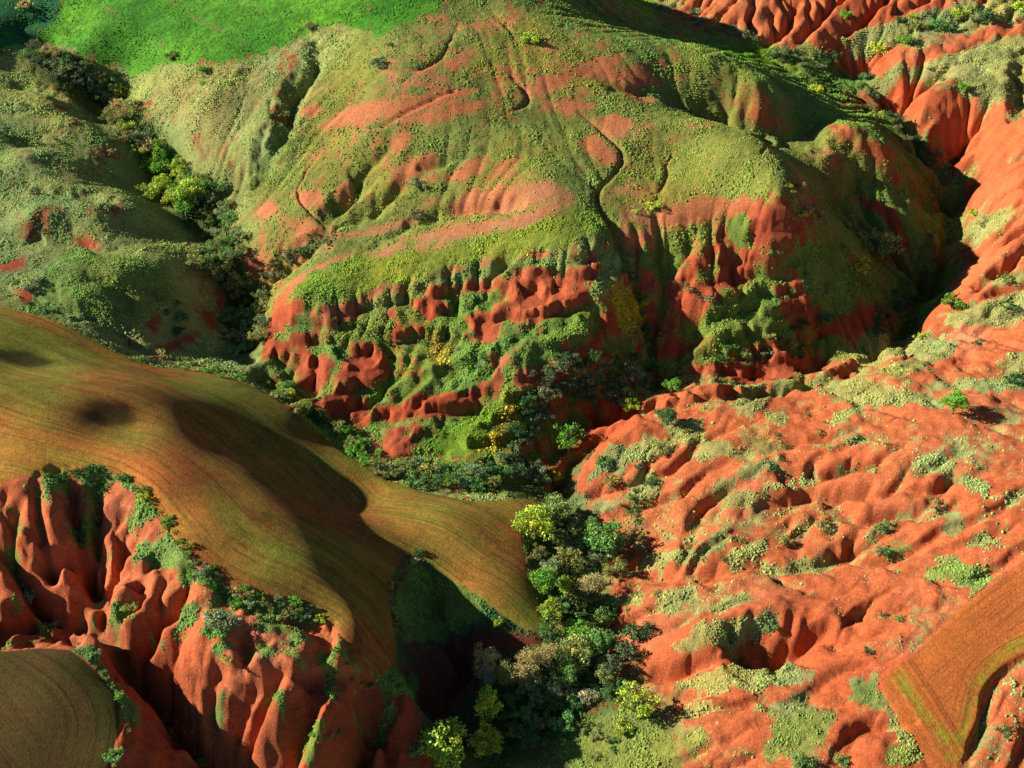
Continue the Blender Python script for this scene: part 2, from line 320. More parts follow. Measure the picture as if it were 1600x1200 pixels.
# bare patches: soil
BARE = '''
dust|500,198 530,178 560,165 620,160 690,145 742,140 702,165 620,185 560,197
dust|612,191 680,175 702,165 762,158 745,172 690,186 640,194
dust|610,236 625,207 637,210 622,240
dust|612,288 620,270 640,250 682,244 674,266 645,276
dust|698,279 730,255 762,244 752,268 722,281
dust|758,281 790,249 812,249 792,276
dust|698,332 740,295 800,298 850,284 882,300 832,321 762,332
dust|798,347 850,320 890,304 897,315 862,336 812,352
dust|548,367 600,355 662,333 642,352 592,364
dust|648,372 700,354 780,344 802,350 742,366 694,375
dust|818,137 850,118 902,114 882,136 830,152
dust|885,112 930,90 972,84 962,110 1012,105 1032,130 1002,136 960,126 910,120
dust|903,221 930,209 960,240 967,264 940,256
dust|933,186 960,179 992,190 972,216 950,206
dust|1048,216 1086,214 1092,240 1062,252
dust|1008,347 1040,325 1080,315 1130,308 1172,294 1182,311 1132,331 1080,346 1042,352
dust|963,136 990,140 1022,155 1000,160
dust|473,172 490,163 502,175 482,182
dust|378,406 415,399 417,421 396,432 376,427
dust|398,332 420,314 432,330 410,342
dust|458,301 500,299 502,320 470,320
dust|528,302 545,289 552,310 536,322
dust|444,452 470,430 520,405 562,394 522,416 480,436 456,457
dust|1140,245 1165,260 1150,275 1130,262
dust|860,165 900,150 930,165 890,180
dust|700,95 740,75 730,100 705,110
deep|412,562 425,500 432,468 447,455 455,490 440,515 432,550
deep|436,498 450,480 485,478 480,496 450,500
deep|540,486 560,468 575,470 577,492 545,494
deep|628,451 665,444 687,455 650,461
deep|722,441 740,429 768,440 762,456 730,451
deep|656,471 680,459 702,485 692,500 668,502
deep|606,490 615,480 624,520 614,524
deep|526,592 545,560 560,538 592,538 612,582 580,592
deep|462,577 500,558 520,570 502,602 480,602
deep|733,496 745,487 782,500 772,531 750,536
deep|798,462 805,430 850,424 905,434 920,466 882,482 855,487 832,502 802,503
deep|483,632 530,608 572,630 578,657 560,668 520,652
deep|598,692 615,670 642,690 642,712 604,713
deep|585,642 640,624 700,609 742,594 755,610 733,642 700,642 640,652 600,652
deep|943,502 960,494 967,515 945,512
deep|1028,548 1060,534 1102,528 1072,547 1040,553
deep|1043,457 1080,439 1087,470 1072,492 1055,477
deep|1085,482 1105,462 1120,430 1162,419 1152,442 1112,472
deep|1128,402 1155,394 1152,416 1120,421
deep|868,562 900,540 942,523 932,541 890,557
deep|1068,392 1085,399 1087,426 1070,422
deep|1060,585 1110,570 1180,565 1262,563 1262,582 1230,592 1140,590
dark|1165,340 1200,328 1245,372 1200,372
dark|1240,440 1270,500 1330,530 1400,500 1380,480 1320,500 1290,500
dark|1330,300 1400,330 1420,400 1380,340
orange|1395,150 1450,145 1502,160 1620,178 1620,232 1540,262 1500,242 1422,182
orange|1348,107 1420,93 1500,60 1552,43 1542,66 1450,97 1370,117
orange|1105,10 1150,-10 1260,-10 1400,-15 1560,-30 1500,15 1420,25 1320,42 1250,68 1200,65 1150,37
orange|1340,226 1370,219 1397,240 1375,254 1358,240
orange|1285,190 1330,214 1310,217
orange|1165,186 1200,179 1232,200 1200,202
orange|1300,92 1350,90 1352,110 1320,112
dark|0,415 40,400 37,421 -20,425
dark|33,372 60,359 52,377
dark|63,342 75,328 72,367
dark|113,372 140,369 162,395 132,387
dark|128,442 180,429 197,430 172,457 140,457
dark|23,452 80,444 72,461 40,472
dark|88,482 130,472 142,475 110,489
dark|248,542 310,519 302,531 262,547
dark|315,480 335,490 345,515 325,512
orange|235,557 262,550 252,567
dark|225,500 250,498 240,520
orange|1500,515 1540,505 1600,512 1600,560 1540,570 1480,575 1440,560
orange|1480,470 1530,455 1470,500 1440,525
pale|1500,510 1530,505 1525,530 1505,545
pale|880,1000 900,990 1000,1000 980,1012
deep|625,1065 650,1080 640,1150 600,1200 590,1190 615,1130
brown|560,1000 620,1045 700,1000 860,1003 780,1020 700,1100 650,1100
'''
# gullies: kind (v sharp, u flat floored, p footpath trench) depth width_each_side : course
GUL = '''
u 5 5|1050,622 1000,650 950,670 905,710 885,755
c 1.6 7|440,478 480,492 520,484 580,468 640,449 700,429 800,406 900,399 950,367
c 1.8 5|628,468 660,462 700,452 725,447
c 2.0 4|722,462 745,458 775,455
c 3.0 6|738,497 790,493 860,485 918,468
c 2.2 5|800,436 850,430 905,436
c 2.6 5|555,545 600,534 640,524 668,515
c 2.6 5|588,645 640,642 700,627 748,614
c 1.8 4|1028,436 1075,427 1102,433
c 2.4 5|1150,352 1190,347 1240,332
c 2.6 6|1028,553 1080,547 1120,540 1185,562 1260,568
c 2.2 5|1158,424 1200,404 1240,393
c 2.0 4|480,505 505,498 525,492
c 2.0 4|820,515 860,500 905,490
c 2.0 4|640,588 680,570 735,560
c 2.2 5|1100,492 1150,455 1200,462
c 2.4 6|320,1022 380,1048 420,1040 480,1048 530,1046 600,1062
c 2.5 5|145,905 200,884 245,905
c 2.5 5|200,968 250,935 290,950
c 2.5 5|30,945 60,962 120,978
c 2.0 4|20,835 60,850 110,845
c 3.4 6|1170,990 1200,985 1245,978 1295,972 1335,985
c 1.6 4|1250,787 1295,784
c 2.0 5|1395,755 1440,752 1480,742
c 1.6 5|1190,710 1260,735 1330,722
c 1.6 4|1530,236 1600,224
c 1.5 4|940,505 970,500
u 7 3.2|115,900 150,965 200,1022 250,1060 300,1135 360,1200 400,1260
u 4.5 3|1345,112 1385,150 1425,200 1490,265
u 6 4.5|1460,235 1490,265 1500,320 1490,390 1470,440 1420,510 1350,558 1270,590 1150,605 1050,620 960,650
v 2 2|20,900 50,880 100,870
v 2.5 2|60,740 55,790 70,830 110,870
v 3 2|620,1065 618,1100 590,1150
v 2 1.6|540,1090 530,1130 500,1160
v 2 1.6|355,1060 345,1100 330,1130
v 2 1.6|300,1030 290,1060
v 1.6 1.4|240,860 225,900 200,915
v 1.6 1.4|430,1000 400,1010
v 4 5|85,738 100,745 108,775 112,820 130,865 150,900 155,950
v 3 3.5|150,760 150,800 145,830 155,868 165,900
v 4 3.5|205,815 198,850 190,880 172,900 160,940
v 4.5 4|255,905 245,950 232,990 200,1010 185,1020
v 3 3|230,900 215,930 190,950
v 5 4.5|285,1000 268,1020 262,1050 275,1080
v 4 3.5|330,1010 335,1040 322,1080 315,1110
v 5 4.5|395,1030 392,1070 365,1110 340,1150
v 5 4|425,1040 420,1080 395,1130 370,1180
v 6 5.5|480,1060 492,1100 460,1150 430,1200 400,1240
v 5 4.5|575,1075 562,1110 575,1150 545,1190 520,1230
v 3 3|518,975 510,1000 500,1025
v 4 4|-40,830 10,860 40,905 80,950 120,960
v 3 3|20,790 60,840 80,890
v 2.5 2.5|390,960 380,990 385,1030
v 2.5 2.5|300,905 275,940 255,960
v 4 3|600,1090 590,1120 610,1160 590,1200
v 3.5 4|-60,990 20,975 60,960 110,985
u 4 5|190,1020 240,1060 270,1100 320,1150 380,1230
v 2.6 2.5|1365,655 1335,672 1300,683 1240,690 1200,702
v 3.2 3|1415,695 1375,718 1340,727 1290,735 1230,748
v 4 3.5|1432,742 1405,760 1370,768 1310,768 1260,772 1205,795
v 3.2 3.4|1490,738 1475,762 1452,790 1430,800 1395,800 1350,808 1305,788
v 3.5 3.2|1355,812 1338,835 1325,862 1290,874
v 2.4 3|1490,795 1420,815 1370,840 1325,862 1290,872 1230,885 1170,884 1110,893 1050,892 990,885
v 2.5 2.4|1292,792 1270,815 1248,832 1240,862
v 2.5 2.2|1325,785 1305,808 1298,835
v 2.2 2.2|1252,792 1230,818 1212,842
v 2.2 2.4|1190,800 1155,830 1105,852 1080,882
v 1.5 2|1400,918 1335,958 1315,985
u 5.5 6|1318,985 1295,995 1250,1002 1205,1005 1160,1018
v 4 3|1160,1018 1110,1032 1060,1045 1010,1050 970,1058
v 1.8 2.4|1205,702 1190,730 1135,762 1092,800 1078,845 1065,880
v 1.2 2|1165,660 1205,692 1235,702
v 1.5 2|1095,778 1050,772 1000,790 955,800
v 1.5 2|1092,688 1070,720 1030,742 965,760 920,772
v 2 2.5|1180,905 1130,902 1080,900 1030,905 980,895
v 3 3|1430,1128 1345,1138 1318,1165 1305,1200
v 1.2 1.8|1300,1102 1220,1092 1150,1102 1090,1112 1035,1105
v 1.3 2|1250,940 1190,930 1140,945 1090,965 1020,985
v 1.5 2|1180,1100 1110,1085 1050,1090 1000,1080
v 1.6 2|1330,1010 1260,1040 1190,1045
v 1.4 2|1420,980 1360,990 1320,1000
v 1.0 1.3|1230,690 1180,680 1130,680 1090,690
v 1.3 1.6|1300,640 1250,640 1200,645
u 1.4 1.0|1640,1005 1600,1027 1560,1055 1540,1090 1532,1130 1518,1175 1505,1215
p 0.6 0.6|1620,752 1585,762 1545,777 1530,785
p 0.6 0.6|1445,643 1410,650 1388,662
v 3 3|1640,355 1570,380 1535,402 1510,402
v 2.6 2.5|1640,395 1560,418 1530,447 1505,455
v 2 2.5|1620,470 1540,470 1490,480 1465,492
v 2 2.5|1620,522 1550,522 1500,512 1445,522
v 2.5 3|1620,250 1570,268 1530,275
v 3 3|1600,170 1550,185 1490,212 1462,222
v 2.5 2.5|1560,200 1510,228 1490,246
v 2 2|1470,165 1450,185 1432,192
u 4 4|1640,225 1600,228 1560,234 1528,244
v 4 4|1600,60 1596,120 1600,175
v 2.5 2.5|1640,300 1580,318 1540,330
v 2 2|1640,430 1580,450 1530,470
v 2.2 2.2|1260,-10 1240,20 1225,50 1195,68
v 2.2 2.2|1330,-15 1300,10 1280,30 1250,60
v 2.2 2.2|1400,-15 1370,10 1350,30 1320,45
v 2 2|1180,10 1170,30 1180,50
v 2 2|1470,-10 1430,10 1400,22
v 3.2 4|612,205 603,230 582,250 562,288 540,312 518,335
v 2.2 3|700,247 682,264 622,290 592,322 540,345
v 1.5 2|760,235 700,250 660,262
v 2 3|565,395 640,350 720,325 800,318
p 1.1 .8|797,115 808,128 824,145 824,158 812,167 798,173
p 1.4 .9|905,173 925,190 948,212 968,232 973,250 962,268 940,288 932,303 938,322 950,342 965,370
p 1.0 .7|1052,235 1042,255 1042,272 1030,300
p 1.0 .7|505,228 492,252 478,268 466,292 468,310 485,330 508,350
p 1.0 .7|718,38 705,60 690,88 670,100 650,108 612,108
p .8 .7|620,150 680,150 710,140 600,195 560,200
p .7 .6|800,30 790,38 805,60
p .7 .6|1215,230 1190,240
v 3.6 6|1015,140 1060,162 1110,178 1160,176 1210,195 1265,217 1330,240 1375,268 1440,300
v 1.5 3|915,116 960,130 1010,148
v 6 6|952,325 968,372 985,410 1000,450 1012,500 1025,570
v 3.5 4|905,440 930,480 955,522 990,552 1015,575
v 3 3|480,500 500,540 490,590 480,610
v 3 3|562,500 600,530 612,560 603,600 580,620
v 4 4|640,640 590,650 577,680 592,705
v 4 4|755,560 775,590 755,620 745,635
u 4 3.5|745,610 735,640 700,650
v 2.5 3|870,480 830,510 795,545 765,580
v 4 4|1165,430 1140,465 1102,500 1062,540 1030,565
v 3 3|1305,372 1280,385 1235,400 1200,440 1160,470
v 3.5 3.5|1345,470 1300,485 1280,515 1230,540 1180,560
v 2.5 3|1240,560 1200,540 1140,555
v 4 5|482,48 495,90 470,130 452,155 448,185 430,220 405,255 350,290
v 3.5 5|585,305 530,352 480,388 430,420 395,455 380,470
v 2 4|-20,285 50,292 110,302 170,310
v 2 2.5|120,365 135,385 160,400 200,405
v 2.5 3|65,330 60,370 40,400 0,415
v 2 3|110,450 150,440 190,455 200,480
v 2 3|230,530 280,540 330,550 390,560
v 2 3|-30,445 30,455 90,480 160,500 220,540
v 1.5 4|240,250 200,200 120,170 40,130
v 1.5 3|300,110 340,120 380,115
v 2 3|820,510 780,560 790,590
v 1.6 2.5|680,960 730,990 720,1040
v 1.6 2.5|870,1010 800,1010 740,1040 700,1080
'''
# low swells and dips of the fields and slopes: du height radius : u,v pairs
SWELL = '''
3.6 2.6|632,1085 622,1130 600,1185
3.0 2.6|548,1085 530,1120 500,1175
2.4 2.4|455,1075 440,1110
2.6 5|1075,1003 1130,985 1200,968
2.8 6|60,350
3.2 7|150,345 200,335
2.6 6|60,450 110,440
3.0 7|200,450 250,440
2.4 6|120,210 170,240
2.2 6|40,250
2.4 7|330,160
1.5 3.5|1130,700
1.6 3|1160,745 1200,728
1.6 3|1150,785 1220,768
1.6 3|1070,868 1130,845
1.2 2.5|1165,632
-2.2 7|175,652
-1.6 8|40,560
-2.6 10|380,690 450,730 530,765
-1.6 14|600,850 580,900 550,930
1.2 12|700,830
1.5 10|90,1110
-1.5 9|120,1170
2.0 14|120,480
2.0 10|850,300
1.6 8|1130,250
'''
# ------------------------------------------------------------------ carve and erode
for ln in SWELL.strip().split('\n'):
    a, s = ln.split('|'); dh, r = map(float, a.split())
    q = gpoly(s)
    if len(q) == 1: q = np.vstack([q, q + [[0.5, 0]]])
    wdw, D, S, run, _ = seg_dist(q, 3 * r); H[wdw] += dh * np.exp(-(D / r) ** 2 * 1.2)
GTR = np.zeros_like(H)
_carve = []
for k, ln in enumerate(GUL.strip().split('\n')):
    a, s = ln.split('|'); kind, dep, wid = a.split(); dep = float(dep); wid = float(wid)
    uu_ = np.mean([p[0] for p in P(s)]); vm_ = np.mean([p[1] for p in P(s)]); dep *= 1.5 if (uu_ < 650 and vm_ > 740) else 1; wid *= .56 + .22 * (vm_ < 620); dep *= .9
    wid *= .62 if kind == 'p' else 1; dep *= .7 if (430 < uu_ < 1330 and 400 < vm_ < 720) else 1
    _carve.append((kind, dep, wid, densify(gpoly(s), 2.5 if kind != 'p' else 1.5, 0.10 * wid if kind != 'p' else .05, k), vm_))
cut = np.zeros_like(H)
for kind, dep, wid, q, vm_s in _carve:
    r = seg_dist(q, wid * 2.4)
    if r is None: continue
    wdw, D, S, run, _ = r
    x, y = GX[wdw], GY[wdw]
    ox = .8 * noise(x, y, 5, 13)
    W = wid * (1.25 + 0.45 * noise(x, y, 3.5, 11) + 0.2 * noise(x, y, 1.6, 12))
    if kind != 'p': D = np.maximum(0, D + wid * ((.30 if vm_s < 640 else .16) * noise(x, y, 2.4, 14) + .16 * noise(x, y, 1.1, 15)))
    tp = sstep(0, min(24, run * .8), S) * .85 + .15
    if kind == 'c':
        side = np.zeros(x.shape); best = np.full(x.shape, 1e9)
        for a_, b_ in zip(q[:-1], q[1:]):
            e_ = b_ - a_; L2_ = e_ @ e_ + 1e-9; t_ = np.clip(((x - a_[0]) * e_[0] + (y - a_[1]) * e_[1]) / L2_, 0, 1); d_ = np.hypot(x - a_[0] - t_ * e_[0], y - a_[1] - t_ * e_[1])
            mm = d_ < best; best[mm] = d_[mm]; side[mm] = (-(e_[0] * (y - a_[1]) - e_[1] * (x - a_[0])) / math.sqrt(L2_))[mm]
        sg = np.sign(side) * best + .5 * noise(x, y, 2.2, 16) + .3 * noise(x, y, .9, 17)
        endf = sstep(0, 3, S) * sstep(0, 3, run - S)
        H[wdw] += endf * dep * np.where(sg <= 0, .4 * sstep(-wid, 0, sg), (.4 - 1.0 * sstep(0, .9, sg)) * sstep(wid * 1.4, .5, sg)); continue
    if kind == 'v': pr = np.clip(1 - D / (W * (0.55 + .45 * tp)), 0, 1) ** 1.25
    elif kind == 'u': pr = sstep(1.15, .45, D / W)
    else: pr = sstep(1.2, .2, D / (wid * 1.2)); GTR[wdw] = np.maximum(GTR[wdw], pr)
    cut[wdw] = np.maximum(cut[wdw], dep * tp * pr) + 0.1 * np.minimum(cut[wdw], dep * tp * pr)
H = H - cut

# fields of masks: signed distance of an outline (positive inside), metres
def sdf(s, pad=7.0, poly=None):
    q = gpoly(s) if poly is None else poly
    r = seg_dist(q, pad, True)
    if r is None: return None
    wdw, D, S, run, ins = r
    return wdw, np.where(ins, D, -D), q
FD = {}
for n, s in FIELDS.items():
    A = np.full(H.shape, -8.0); r = sdf(s, 8.0)
    if r: A[r[0]] = np.clip(r[1], -8, 8)
    FD[n] = A
ANYF = np.maximum.reduce([FD[n] for n in FD])
cover = np.zeros_like(H); growth = np.zeros(H.shape + (3,)); soil = np.zeros(H.shape + (3,)); wsum = np.full(H.shape, 1e-6); ero = np.zeros_like(H)
EROA = {'left': .15, 'plateau': .15, 'east': .6, 'scarp': 1.0, 'north_east': .9, 'right_bank': 1.0, 'badland': .62, 'valley': .2, 'hollow': .5, 'south_west_bad': 1.0}
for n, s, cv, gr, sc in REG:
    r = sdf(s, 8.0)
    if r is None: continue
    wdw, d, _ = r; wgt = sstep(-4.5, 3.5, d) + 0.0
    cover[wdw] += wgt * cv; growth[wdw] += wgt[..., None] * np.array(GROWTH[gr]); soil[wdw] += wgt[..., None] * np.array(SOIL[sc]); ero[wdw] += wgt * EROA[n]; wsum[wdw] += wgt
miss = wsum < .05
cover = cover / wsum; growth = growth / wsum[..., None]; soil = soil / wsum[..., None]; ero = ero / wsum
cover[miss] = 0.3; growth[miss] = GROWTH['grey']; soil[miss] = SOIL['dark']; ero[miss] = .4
ero = blur(ero * (ANYF < 0), 1.5) * sstep(.8, -1.6, ANYF)
H += ero * (.9 * fbm(GX, GY, 8, 20, 4) + .35 * noise(GX, GY, 2.2, 27))
lg = sdf(dict((r[0], r[1]) for r in REG)['left'], 4); LL = np.zeros_like(H); LL[lg[0]] = sstep(-3, 6, lg[1]); H += LL * (ANYF < 0) * blur(1.5 * fbm(GX, GY, 17, 180, 2), 1) * sstep(0, -6, ANYF)
led = sdf(dict((r[0], r[1]) for r in REG)['scarp'], 4); Lw = np.zeros_like(H); Lw[led[0]] = sstep(-2, 3, led[1])
ero = ero * (1 - .8 * Lw)
H += Lw * (1.0 * (1 - 2 * np.abs(fbm(GX, GY, 9, 185, 3))) - .4)
def fill(H, sub_=(8, 4, 2, 1), its=(260, 120, 80, 70), eps=.004):
    W = None
    for s, n in zip(sub_, its):
        if s == 1: Hc = H
        else:
            ny, nx = H.shape[0] // s, H.shape[1] // s; Hc = H[:ny * s, :nx * s].reshape(ny, s, nx, s).mean((1, 3)) * .5 + H[:ny * s, :nx * s].reshape(ny, s, nx, s).max((1, 3)) * .5
        if W is None: Wn = np.full(Hc.shape, Hc.max() + 1)
        else:
            Wn = np.repeat(np.repeat(W, 2, 0), 2, 1); Wn = np.pad(Wn, ((0, max(0, Hc.shape[0] - Wn.shape[0])), (0, max(0, Hc.shape[1] - Wn.shape[1]))), mode='edge')[:Hc.shape[0], :Hc.shape[1]] + .3
            Wn = np.maximum(Wn, Hc)
        Wn[0], Wn[-1], Wn[:, 0], Wn[:, -1] = Hc[0], Hc[-1], Hc[:, 0], Hc[:, -1]
        for _ in range(n):
            m = Wn.copy()
            m[1:] = np.minimum(m[1:], Wn[:-1]); m[:-1] = np.minimum(m[:-1], Wn[1:]); m2 = m.copy()
            m2[:, 1:] = np.minimum(m2[:, 1:], m[:, :-1]); m2[:, :-1] = np.minimum(m2[:, :-1], m[:, 1:])
            Wn = np.maximum(Hc, np.minimum(Wn, m2 + eps * s)); 
        W = Wn
    return W
RAV = np.zeros_like(H)                                   # the big ravines keep their uneven beds
for s, w_ in (('1250,95 1345,112 1425,200 1490,265 1500,320 1490,390 1470,440 1420,510 1350,558 1270,590 1150,605 1050,620 950,670 905,710 885,755', 13), ('60,80 180,170 270,290 340,370 375,470 400,545 440,600', 11), ('60,880 115,900 150,965 200,1022 250,1060 300,1135 360,1200 400,1260', 8), ('700,1010 700,1080 660,1130 600,1200', 12), ('1335,985 1290,993 1245,1000 1180,1010', 5)):
    r_ = seg_dist(densify(gpoly(s), 4), w_ * 1.5); RAV[r_[0]] = np.maximum(RAV[r_[0]], sstep(w_ * 1.4, w_ * .7, r_[1]))
def drained(H, k, cap):
    d = np.clip(fill(H) - H, 0, cap); return H + k * d * (1 - RAV)
H = drained(H, .9, 4.0)
# rills: runoff followed downhill, cutting where it gathers
def flow_erode(H, iters, npart, steps, k, dif, br=.5):
    r = np.random.default_rng(3)
    for it in range(iters):
        Hs_ = blur(H, .5) if br else H.copy(); gyy, gxx = np.gradient(Hs_, CELL)
        x = r.uniform(X0 + 15, X1 - 15, npart); y = r.uniform(Y0 + 10, Y1 - 15, npart)
        vx = np.zeros(npart); vy = np.zeros(npart); cnt = np.zeros(H.size); alive = np.ones(npart); hp = np.full(npart, 1e9); Hf = Hs_.ravel()
        for s in range(steps):
            i = np.clip(((x - X0) / CELL).astype(int), 0, NX - 1); j = np.clip(((y - Y0) / CELL).astype(int), 0, NY - 1)
            idx = j * NX + i; hn = Hf[idx]; alive *= hn <= hp + .004; hp = hn; cnt += np.bincount(idx, weights=alive, minlength=H.size)
            a = gxx[j, i]; b = gyy[j, i]; n = np.sqrt(a * a + b * b) + 1e-4
            vx = .55 * vx - .45 * a / n; vy = .55 * vy - .45 * b / n; m = np.sqrt(vx * vx + vy * vy) + 1e-3
            x = x + vx / m * CELL; y = y + vy / m * CELL
        cnt = cnt.reshape(H.shape) / (npart * steps / H.size)
        F = np.log1p((blur(cnt, .35) if br else cnt * .6 + .4 * blur(cnt, .2)) * .6); sl_ = np.clip(np.hypot(gxx, gyy), 0, .8)
        H = H - k * ero * F * (.15 + sl_)
        Hb = blur(H, .5); H = H + (Hb - H) * dif * ero
    return H, F
H0 = H.copy()
H, FLOW = flow_erode(H, 9, 130000, 70, .36, .10)
H += np.where(ero > .3, blur(np.clip(H0 - H, 0, 3), 4.0) * .8, 0)
# beds of harder rock stand out as ledges on the scarps
ero = ero * (1 + 2.4 * Lw)
Lb = sdf(dict((r[0], r[1]) for r in REG)['south_west_bad'], 4); Lq = np.zeros_like(H); Lq[Lb[0]] = sstep(-1, 3, Lb[1]) * sstep(.5, -2, ANYF[Lb[0]])
H = drained(H, .9, 2.5)
ph2 = ((H + 1.8 * fbm(GX, GY, 15, 44, 3)) / 3.4) % 1; H += Lq * 1.1 * (np.where(ph2 < .7, -ph2 / .7, (ph2 - .7) / .3 - 1) + .5) * sstep(-.4, .2, noise(GX, GY, 9, 47)) + Lq * .9 * fbm(GX, GY, 5, 48, 3)
H += ero * (.20 * noise(GX, GY, 1.3, 28) + .10 * noise(GX, GY, 3, 29))
H, F2 = flow_erode(H, 5, 220000, 40, .23, .0, 0)
ph = (H + 1.6 * fbm(GX, GY, 22, 40, 3) + .03 * GX) / 2.7
tr_ = ph % 1; H += Lw * 1.3 * (np.where(tr_ < .75, -tr_ / .75, (tr_ - .75) / .25 - 1) + .5) * sstep(.1, .5, np.hypot(*np.gradient(blur(H, 1), CELL))) * (noise(GX, GY, 14, 41) > -.3)
H += (1 - ero) * (ANYF < 0) * .18 * fbm(GX, GY, 9, 23, 2)
H = drained(H, .85, 2.5)
gy_, gx_ = np.gradient(blur(H, .7), CELL); SLOPE = np.hypot(gx_, gy_)
HOL = blur(H, 3.0) - H                                     # >0 in hollows

# patches
vegF = np.full(H.shape, -6.0); bareF = np.full(H.shape, -6.0)
for ln in VEG.strip().split('\n'):
    c, s = ln.split('|'); r = sdf(s, 6.0)
    if r is None: continue
    wdw, d, _ = r; d = np.clip(d, -6, 6)
    k = sstep(-1.6, 1.0, d + .9 * noise(GX[wdw], GY[wdw], 2.2, 30))[..., None]
    growth[wdw] = growth[wdw] * (1 - k) + k * np.array(GROWTH[c]); vegF[wdw] = np.maximum(vegF[wdw], d)
for ln in BARE.strip().split('\n'):
    c, s = ln.split('|'); r = sdf(s, 6.0)
    if r is None: continue
    wdw, d, _ = r; d = np.clip(d, -6, 6)
    k = sstep(-2.5, 0, d)[..., None]
    soil[wdw] = soil[wdw] * (1 - k) + k * np.array(SOIL[c]); bareF[wdw] = np.maximum(bareF[wdw], d)
growth = np.stack([blur(growth[..., i], .8) for i in range(3)], -1); soil = np.stack([blur(soil[..., i], 2.5) for i in range(3)], -1)

# ------------------------------------------------------------------ the ground sheet: finer near the camera, running far out past the frame
def tails(a, n=14, f=1.45):
    d = a[1] - a[0]; e = a[-1] - a[-2]; lo = []; hi = []; x = a[0]; z = a[-1]
    for i in range(n): d *= f; e *= f; x -= d; z += e; lo.append(x); hi.append(z)
    return np.array(lo[::-1] + list(a) + hi)
QUAL = 1.0
rows = [112.0]
while rows[-1] < 425: rows.append(rows[-1] + QUAL * (.17 + .42 * max(0, (rows[-1] - 130) / 270)))
rows = tails(np.array(rows), 16, 1.5)
cols = tails(np.linspace(-1.22, 1.22, int(1350 / QUAL)), 16, 1.6)
hw = 75 + (np.clip(rows, 112, 425) - 125) * .26 + np.clip(rows - 425, 0, 900) * .4
VX = hw[:, None] * cols[None, :]; VY = np.repeat(rows[:, None], len(cols), 1)
VZ = sample(H, VX, VY)
s_ = lambda A: sample(A, VX, VY)
cov = s_(cover); slope = s_(SLOPE); vF = s_(vegF); bF = s_(bareF); hol = s_(HOL); er = s_(ero); fl = s_(FLOW); trench = s_(GTR)
n8 = fbm(VX, VY, 9, 50, 3); n2 = fbm(VX, VY, 2.6, 54, 3); n05 = fbm(VX, VY, .7, 58, 2)
score = cov + .55 * n8 + .45 * n2 + .30 * n05 - .28 * er * np.clip(s_(F2) - .6, -.6, 1.2) - .9 * er * np.clip(slope - .45, 0, .6) + .35 * np.clip(hol, -.5, .6)
edge = .9 * n2 + .5 * n05 + .8 * n8 * (1 - er)
kb = sstep(-1.1 - 1.4 * (1 - er), .9 + 1.0 * (1 - er), bF + edge); score = score * (1 - kb) + kb * (-.75 + .42 * (1 - er) + .38 * n2 + .3 * n05)
kv = sstep(-.9, .9, vF + edge); score = score * (1 - kv) + kv * (.8 + .35 * n2)
veg = sstep(-.30, .55, score); veg *= 1 - sstep(.35, .8, trench)
G = np.stack([s_(growth[..., i]) for i in range(3)], -1); S = np.stack([s_(soil[..., i]) for i in range(3)], -1)
tone = (1 + .22 * fbm(VX, VY, 5, 62, 3) + .16 * n05)[..., None]
hue = fbm(VX, VY, 14, 66, 2)[..., None]
G = G * tone * (1 + hue * np.array([.22, .05, -.1]))
band = fbm(VZ * 1.0 + 2.0 * n8, 0 * VZ + 3.3, 1.6, 190, 2) + .5 * fbm(VX, VY, 11, 193, 3)
pinkish = sstep(.0, .8, fbm(VX, VY, 13, 196, 3))[..., None] * .45
S = S * (1 - pinkish) + S * np.array([.88, 1.22, 1.6]) * pinkish
S = S * (1 + .20 * band * er)[..., None] * (1 + .10 * fbm(VX, VY, 6, 70, 3) + .10 * n05)[..., None] * (1 + .10 * fbm(VX, VY, 20, 73, 2)[..., None] * np.array([.4, 1.6, 2.0]))
col = S * (1 - veg[..., None]) + G * np.array([.84, .72, .72]) * veg[..., None]
# ploughed fields
fm = s_(FD['main']); fsw = s_(FD['south_west']); fse = s_(FD['south_east']); fc = s_(FD['crop']); fcs = s_(FD['crop_shade'])
wob = .35 * n2
mk = lambda f: sstep(-.25, .25, f + wob * .6)
def guide(s, run=False):
    q = densify(gpoly(s), 6); D = np.full(VX.shape, 1e9); R = np.zeros(VX.shape); r0 = 0.0
    for a, b in zip(q[:-1], q[1:]):
        e = b - a; t = np.clip(((VX - a[0]) * e[0] + (VY - a[1]) * e[1]) / (e @ e), 0, 1)
        d = np.hypot(VX - a[0] - t * e[0], VY - a[1] - t * e[1])
        if run: mm = d < D; R[mm] = (r0 + t * np.hypot(*e))[mm]; r0 += float(np.hypot(*e))
        D = np.minimum(D, d)
    return (D, R) if run else D
g1, r1 = guide('-160,640 0,700 90,720 170,745 240,800 300,870 380,925 500,985 545,1030 575,1060 600,1090', True)
g2a = guide('40,1000 105,1018 140,1045 165,1075 180,1110 180,1150 165,1210'); a0, b0 = np.array(ground(20, 1045)), np.array(ground(110, 1160)); e0 = (b0 - a0) / np.linalg.norm(b0 - a0)
g2b = np.abs((VX - a0[0]) * e0[1] - (VY - a0[1]) * e0[0]) + 50
g2 = np.where(g2a < 9, g2a, g2b)
a1, b1 = np.array(ground(1600, 915)), np.array(ground(1400, 1075)); e1 = (b1 - a1) / np.linalg.norm(b1 - a1)
a2, b2 = np.array(ground(1378, 1062)), np.array(ground(1462, 1195)); e2 = (b2 - a2) / np.linalg.norm(b2 - a2)
l1 = (VX - a1[0]) * e1[1] - (VY - a1[1]) * e1[0]; l2 = (VX - a2[0]) * e2[1] - (VY - a2[1]) * e2[0]
side = np.abs(l2) < 6.2
g3a = guide('1720,960 1600,1022 1570,1045 1545,1070 1532,1110 1520,1160 1495,1198')
